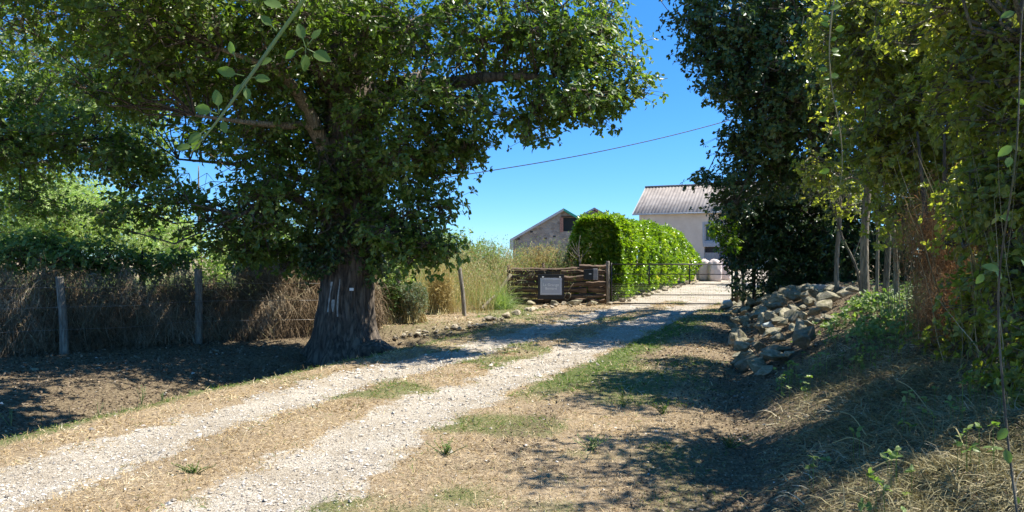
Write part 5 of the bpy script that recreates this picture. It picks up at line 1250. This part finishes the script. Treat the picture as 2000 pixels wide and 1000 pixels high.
weed(870, 890, .1, 'leafy green tuft on the verge beside the near wheel track', 12, 'green_blade', 16, .03, spread=1.0, group='weeds right of the drive')

# ------------------------------------------------------------------ overhanging twigs close to the camera
def vine(name, label, pts, rad, leaves, m, lm, seed, size=.045):
    r = rs(seed); p0_ = np.array(pts[0]); e = empty(name, tuple(p0_), label=label, cat='branch')
    V, Q4, T = tube(curve(pts, 24), rad, 7, .05, seed); mesh_np('stem', V-p0_, [Q4, T], M[m], e, True)
    s = Acc()
    for (c, d, sz) in leaves:
        c = np.array(c); d = np.array(d); s.add(*prism(c[None]-p0_, (c+nrm(d)*.02)[None]-p0_, .001, .001))
        q = c+nrm(d)*.015
        V, Fc = leafmesh(q[None], d[None], np.array([[r.normal()*.4, -1, .3+r.normal()*.3]]), [sz], 'oval'); mesh_np('leaf', V-p0_, Fc, M[lm], e, True)
    s.build('leaf_stalks', M[m], e); return e
def lf(u, v, Y, du, dv, sz): return (P(u, v, Y), np.array([du, r.uniform(-.3, .3), -dv], float), sz)
r = rs(7)
LV = [lf(600, 95, 1.5, 1.0, .55, .044), lf(597, 90, 1.5, -.1, 1, .036), lf(596, 90, 1.5, -.3, -1, .034), lf(600, 88, 1.5, .5, -.7, .03), lf(590, 92, 1.5, -1, .5, .03),
      lf(482, 150, 1.5, 1, .1, .032), lf(480, 152, 1.5, -.5, .7, .03), lf(476, 148, 1.5, -1, -.2, .038), lf(478, 156, 1.5, .2, 1, .028), lf(462, 120, 1.5, -.3, -.8, .03), lf(490, 130, 1.5, .9, -.4, .03),
      lf(425, 222, 1.5, -1, -.3, .04), lf(428, 222, 1.5, -.1, -.9, .035), lf(432, 224, 1.5, .3, .9, .028), lf(405, 250, 1.5, -.3, .3, .035), lf(398, 262, 1.5, -.6, .6, .03), lf(388, 282, 1.5, -.8, .2, .03), lf(540, 60, 1.5, -.6, -.6, .03), lf(560, 20, 1.5, -1, -.5, .045)]
vine('hanging_bramble', 'green bramble stem with paired leaves hanging close to the camera before the oak', [P(640, -90, 1.45), P(592, 0, 1.48), P(540, 75, 1.5), P(480, 160, 1.5), P(425, 235, 1.5), P(372, 300, 1.5)], [.0046, .004, .0038, .0034, .0024, .0012], LV, 'tall_green', 'twig_leaf', 5)
LV = [lf(1622+r.uniform(-6, 6), v, 5., r.choice([-1, 1]), r.uniform(-.6, .4), r.uniform(.045, .085)) for v in (20, 40, 52, 58, 80, 100, 104, 135, 150, 152, 168, 200, 230, 262, 290, 330)]
vine('hanging_vine', 'long thin pale vine with bright leaves hanging down in front of the dark right-hand trees', [P(1640, -70, 5.), P(1622, 60, 5.), P(1624, 160, 5.), P(1642, 260, 5.), P(1645, 330, 5.), P(1638, 375, 5.)], [.006, .0045, .004, .003, .002], LV, 'bank_straw', 'bright_leaf', 6)
# big near leaves at the right edge
LV = [lf(1985, 280, 3, -.6, .5, 0.065), lf(1975, 300, 3, -.4, .9, 0.050), lf(1960, 530, 3.2, -.9, -.3, 0.072), lf(1990, 500, 3.2, .4, .9, 0.065), lf(1925, 530, 3.4, -.7, .9, 0.058), lf(1940, 525, 3.4, .6, .5, 0.058), lf(1970, 830, 3.2, -.5, .8, 0.065), lf(1960, 870, 3.2, .2, 1, 0.065), lf(1945, 730, 3.4, .2, .8, 0.043), lf(1990, 990, 3.2, -.5, -.8, 0.050), lf(1980, 430, 3.2, -.8, -.2, 0.050), lf(1990, 20, 3.2, -.8, .3, 0.058), lf(1980, 190, 3.2, .6, .4, 0.043)]
vine('climbing_bramble', 'broad bright leaves on a climbing stem at the right edge nearest the camera', [P(1990, 1040, 3.1), P(1962, 800, 3.25), P(1950, 560, 3.3), P(1985, 300, 3.1), P(1995, 60, 3.2), P(2010, -80, 3.2)], [.006, .005, .004, .003, .002], LV, 'bark_moss', 'shrub_leaf', 8)
print('faces', sum(len(o.data.polygons) for o in COL.objects if o.type == 'MESH'), 'objects', len(COL.objects))
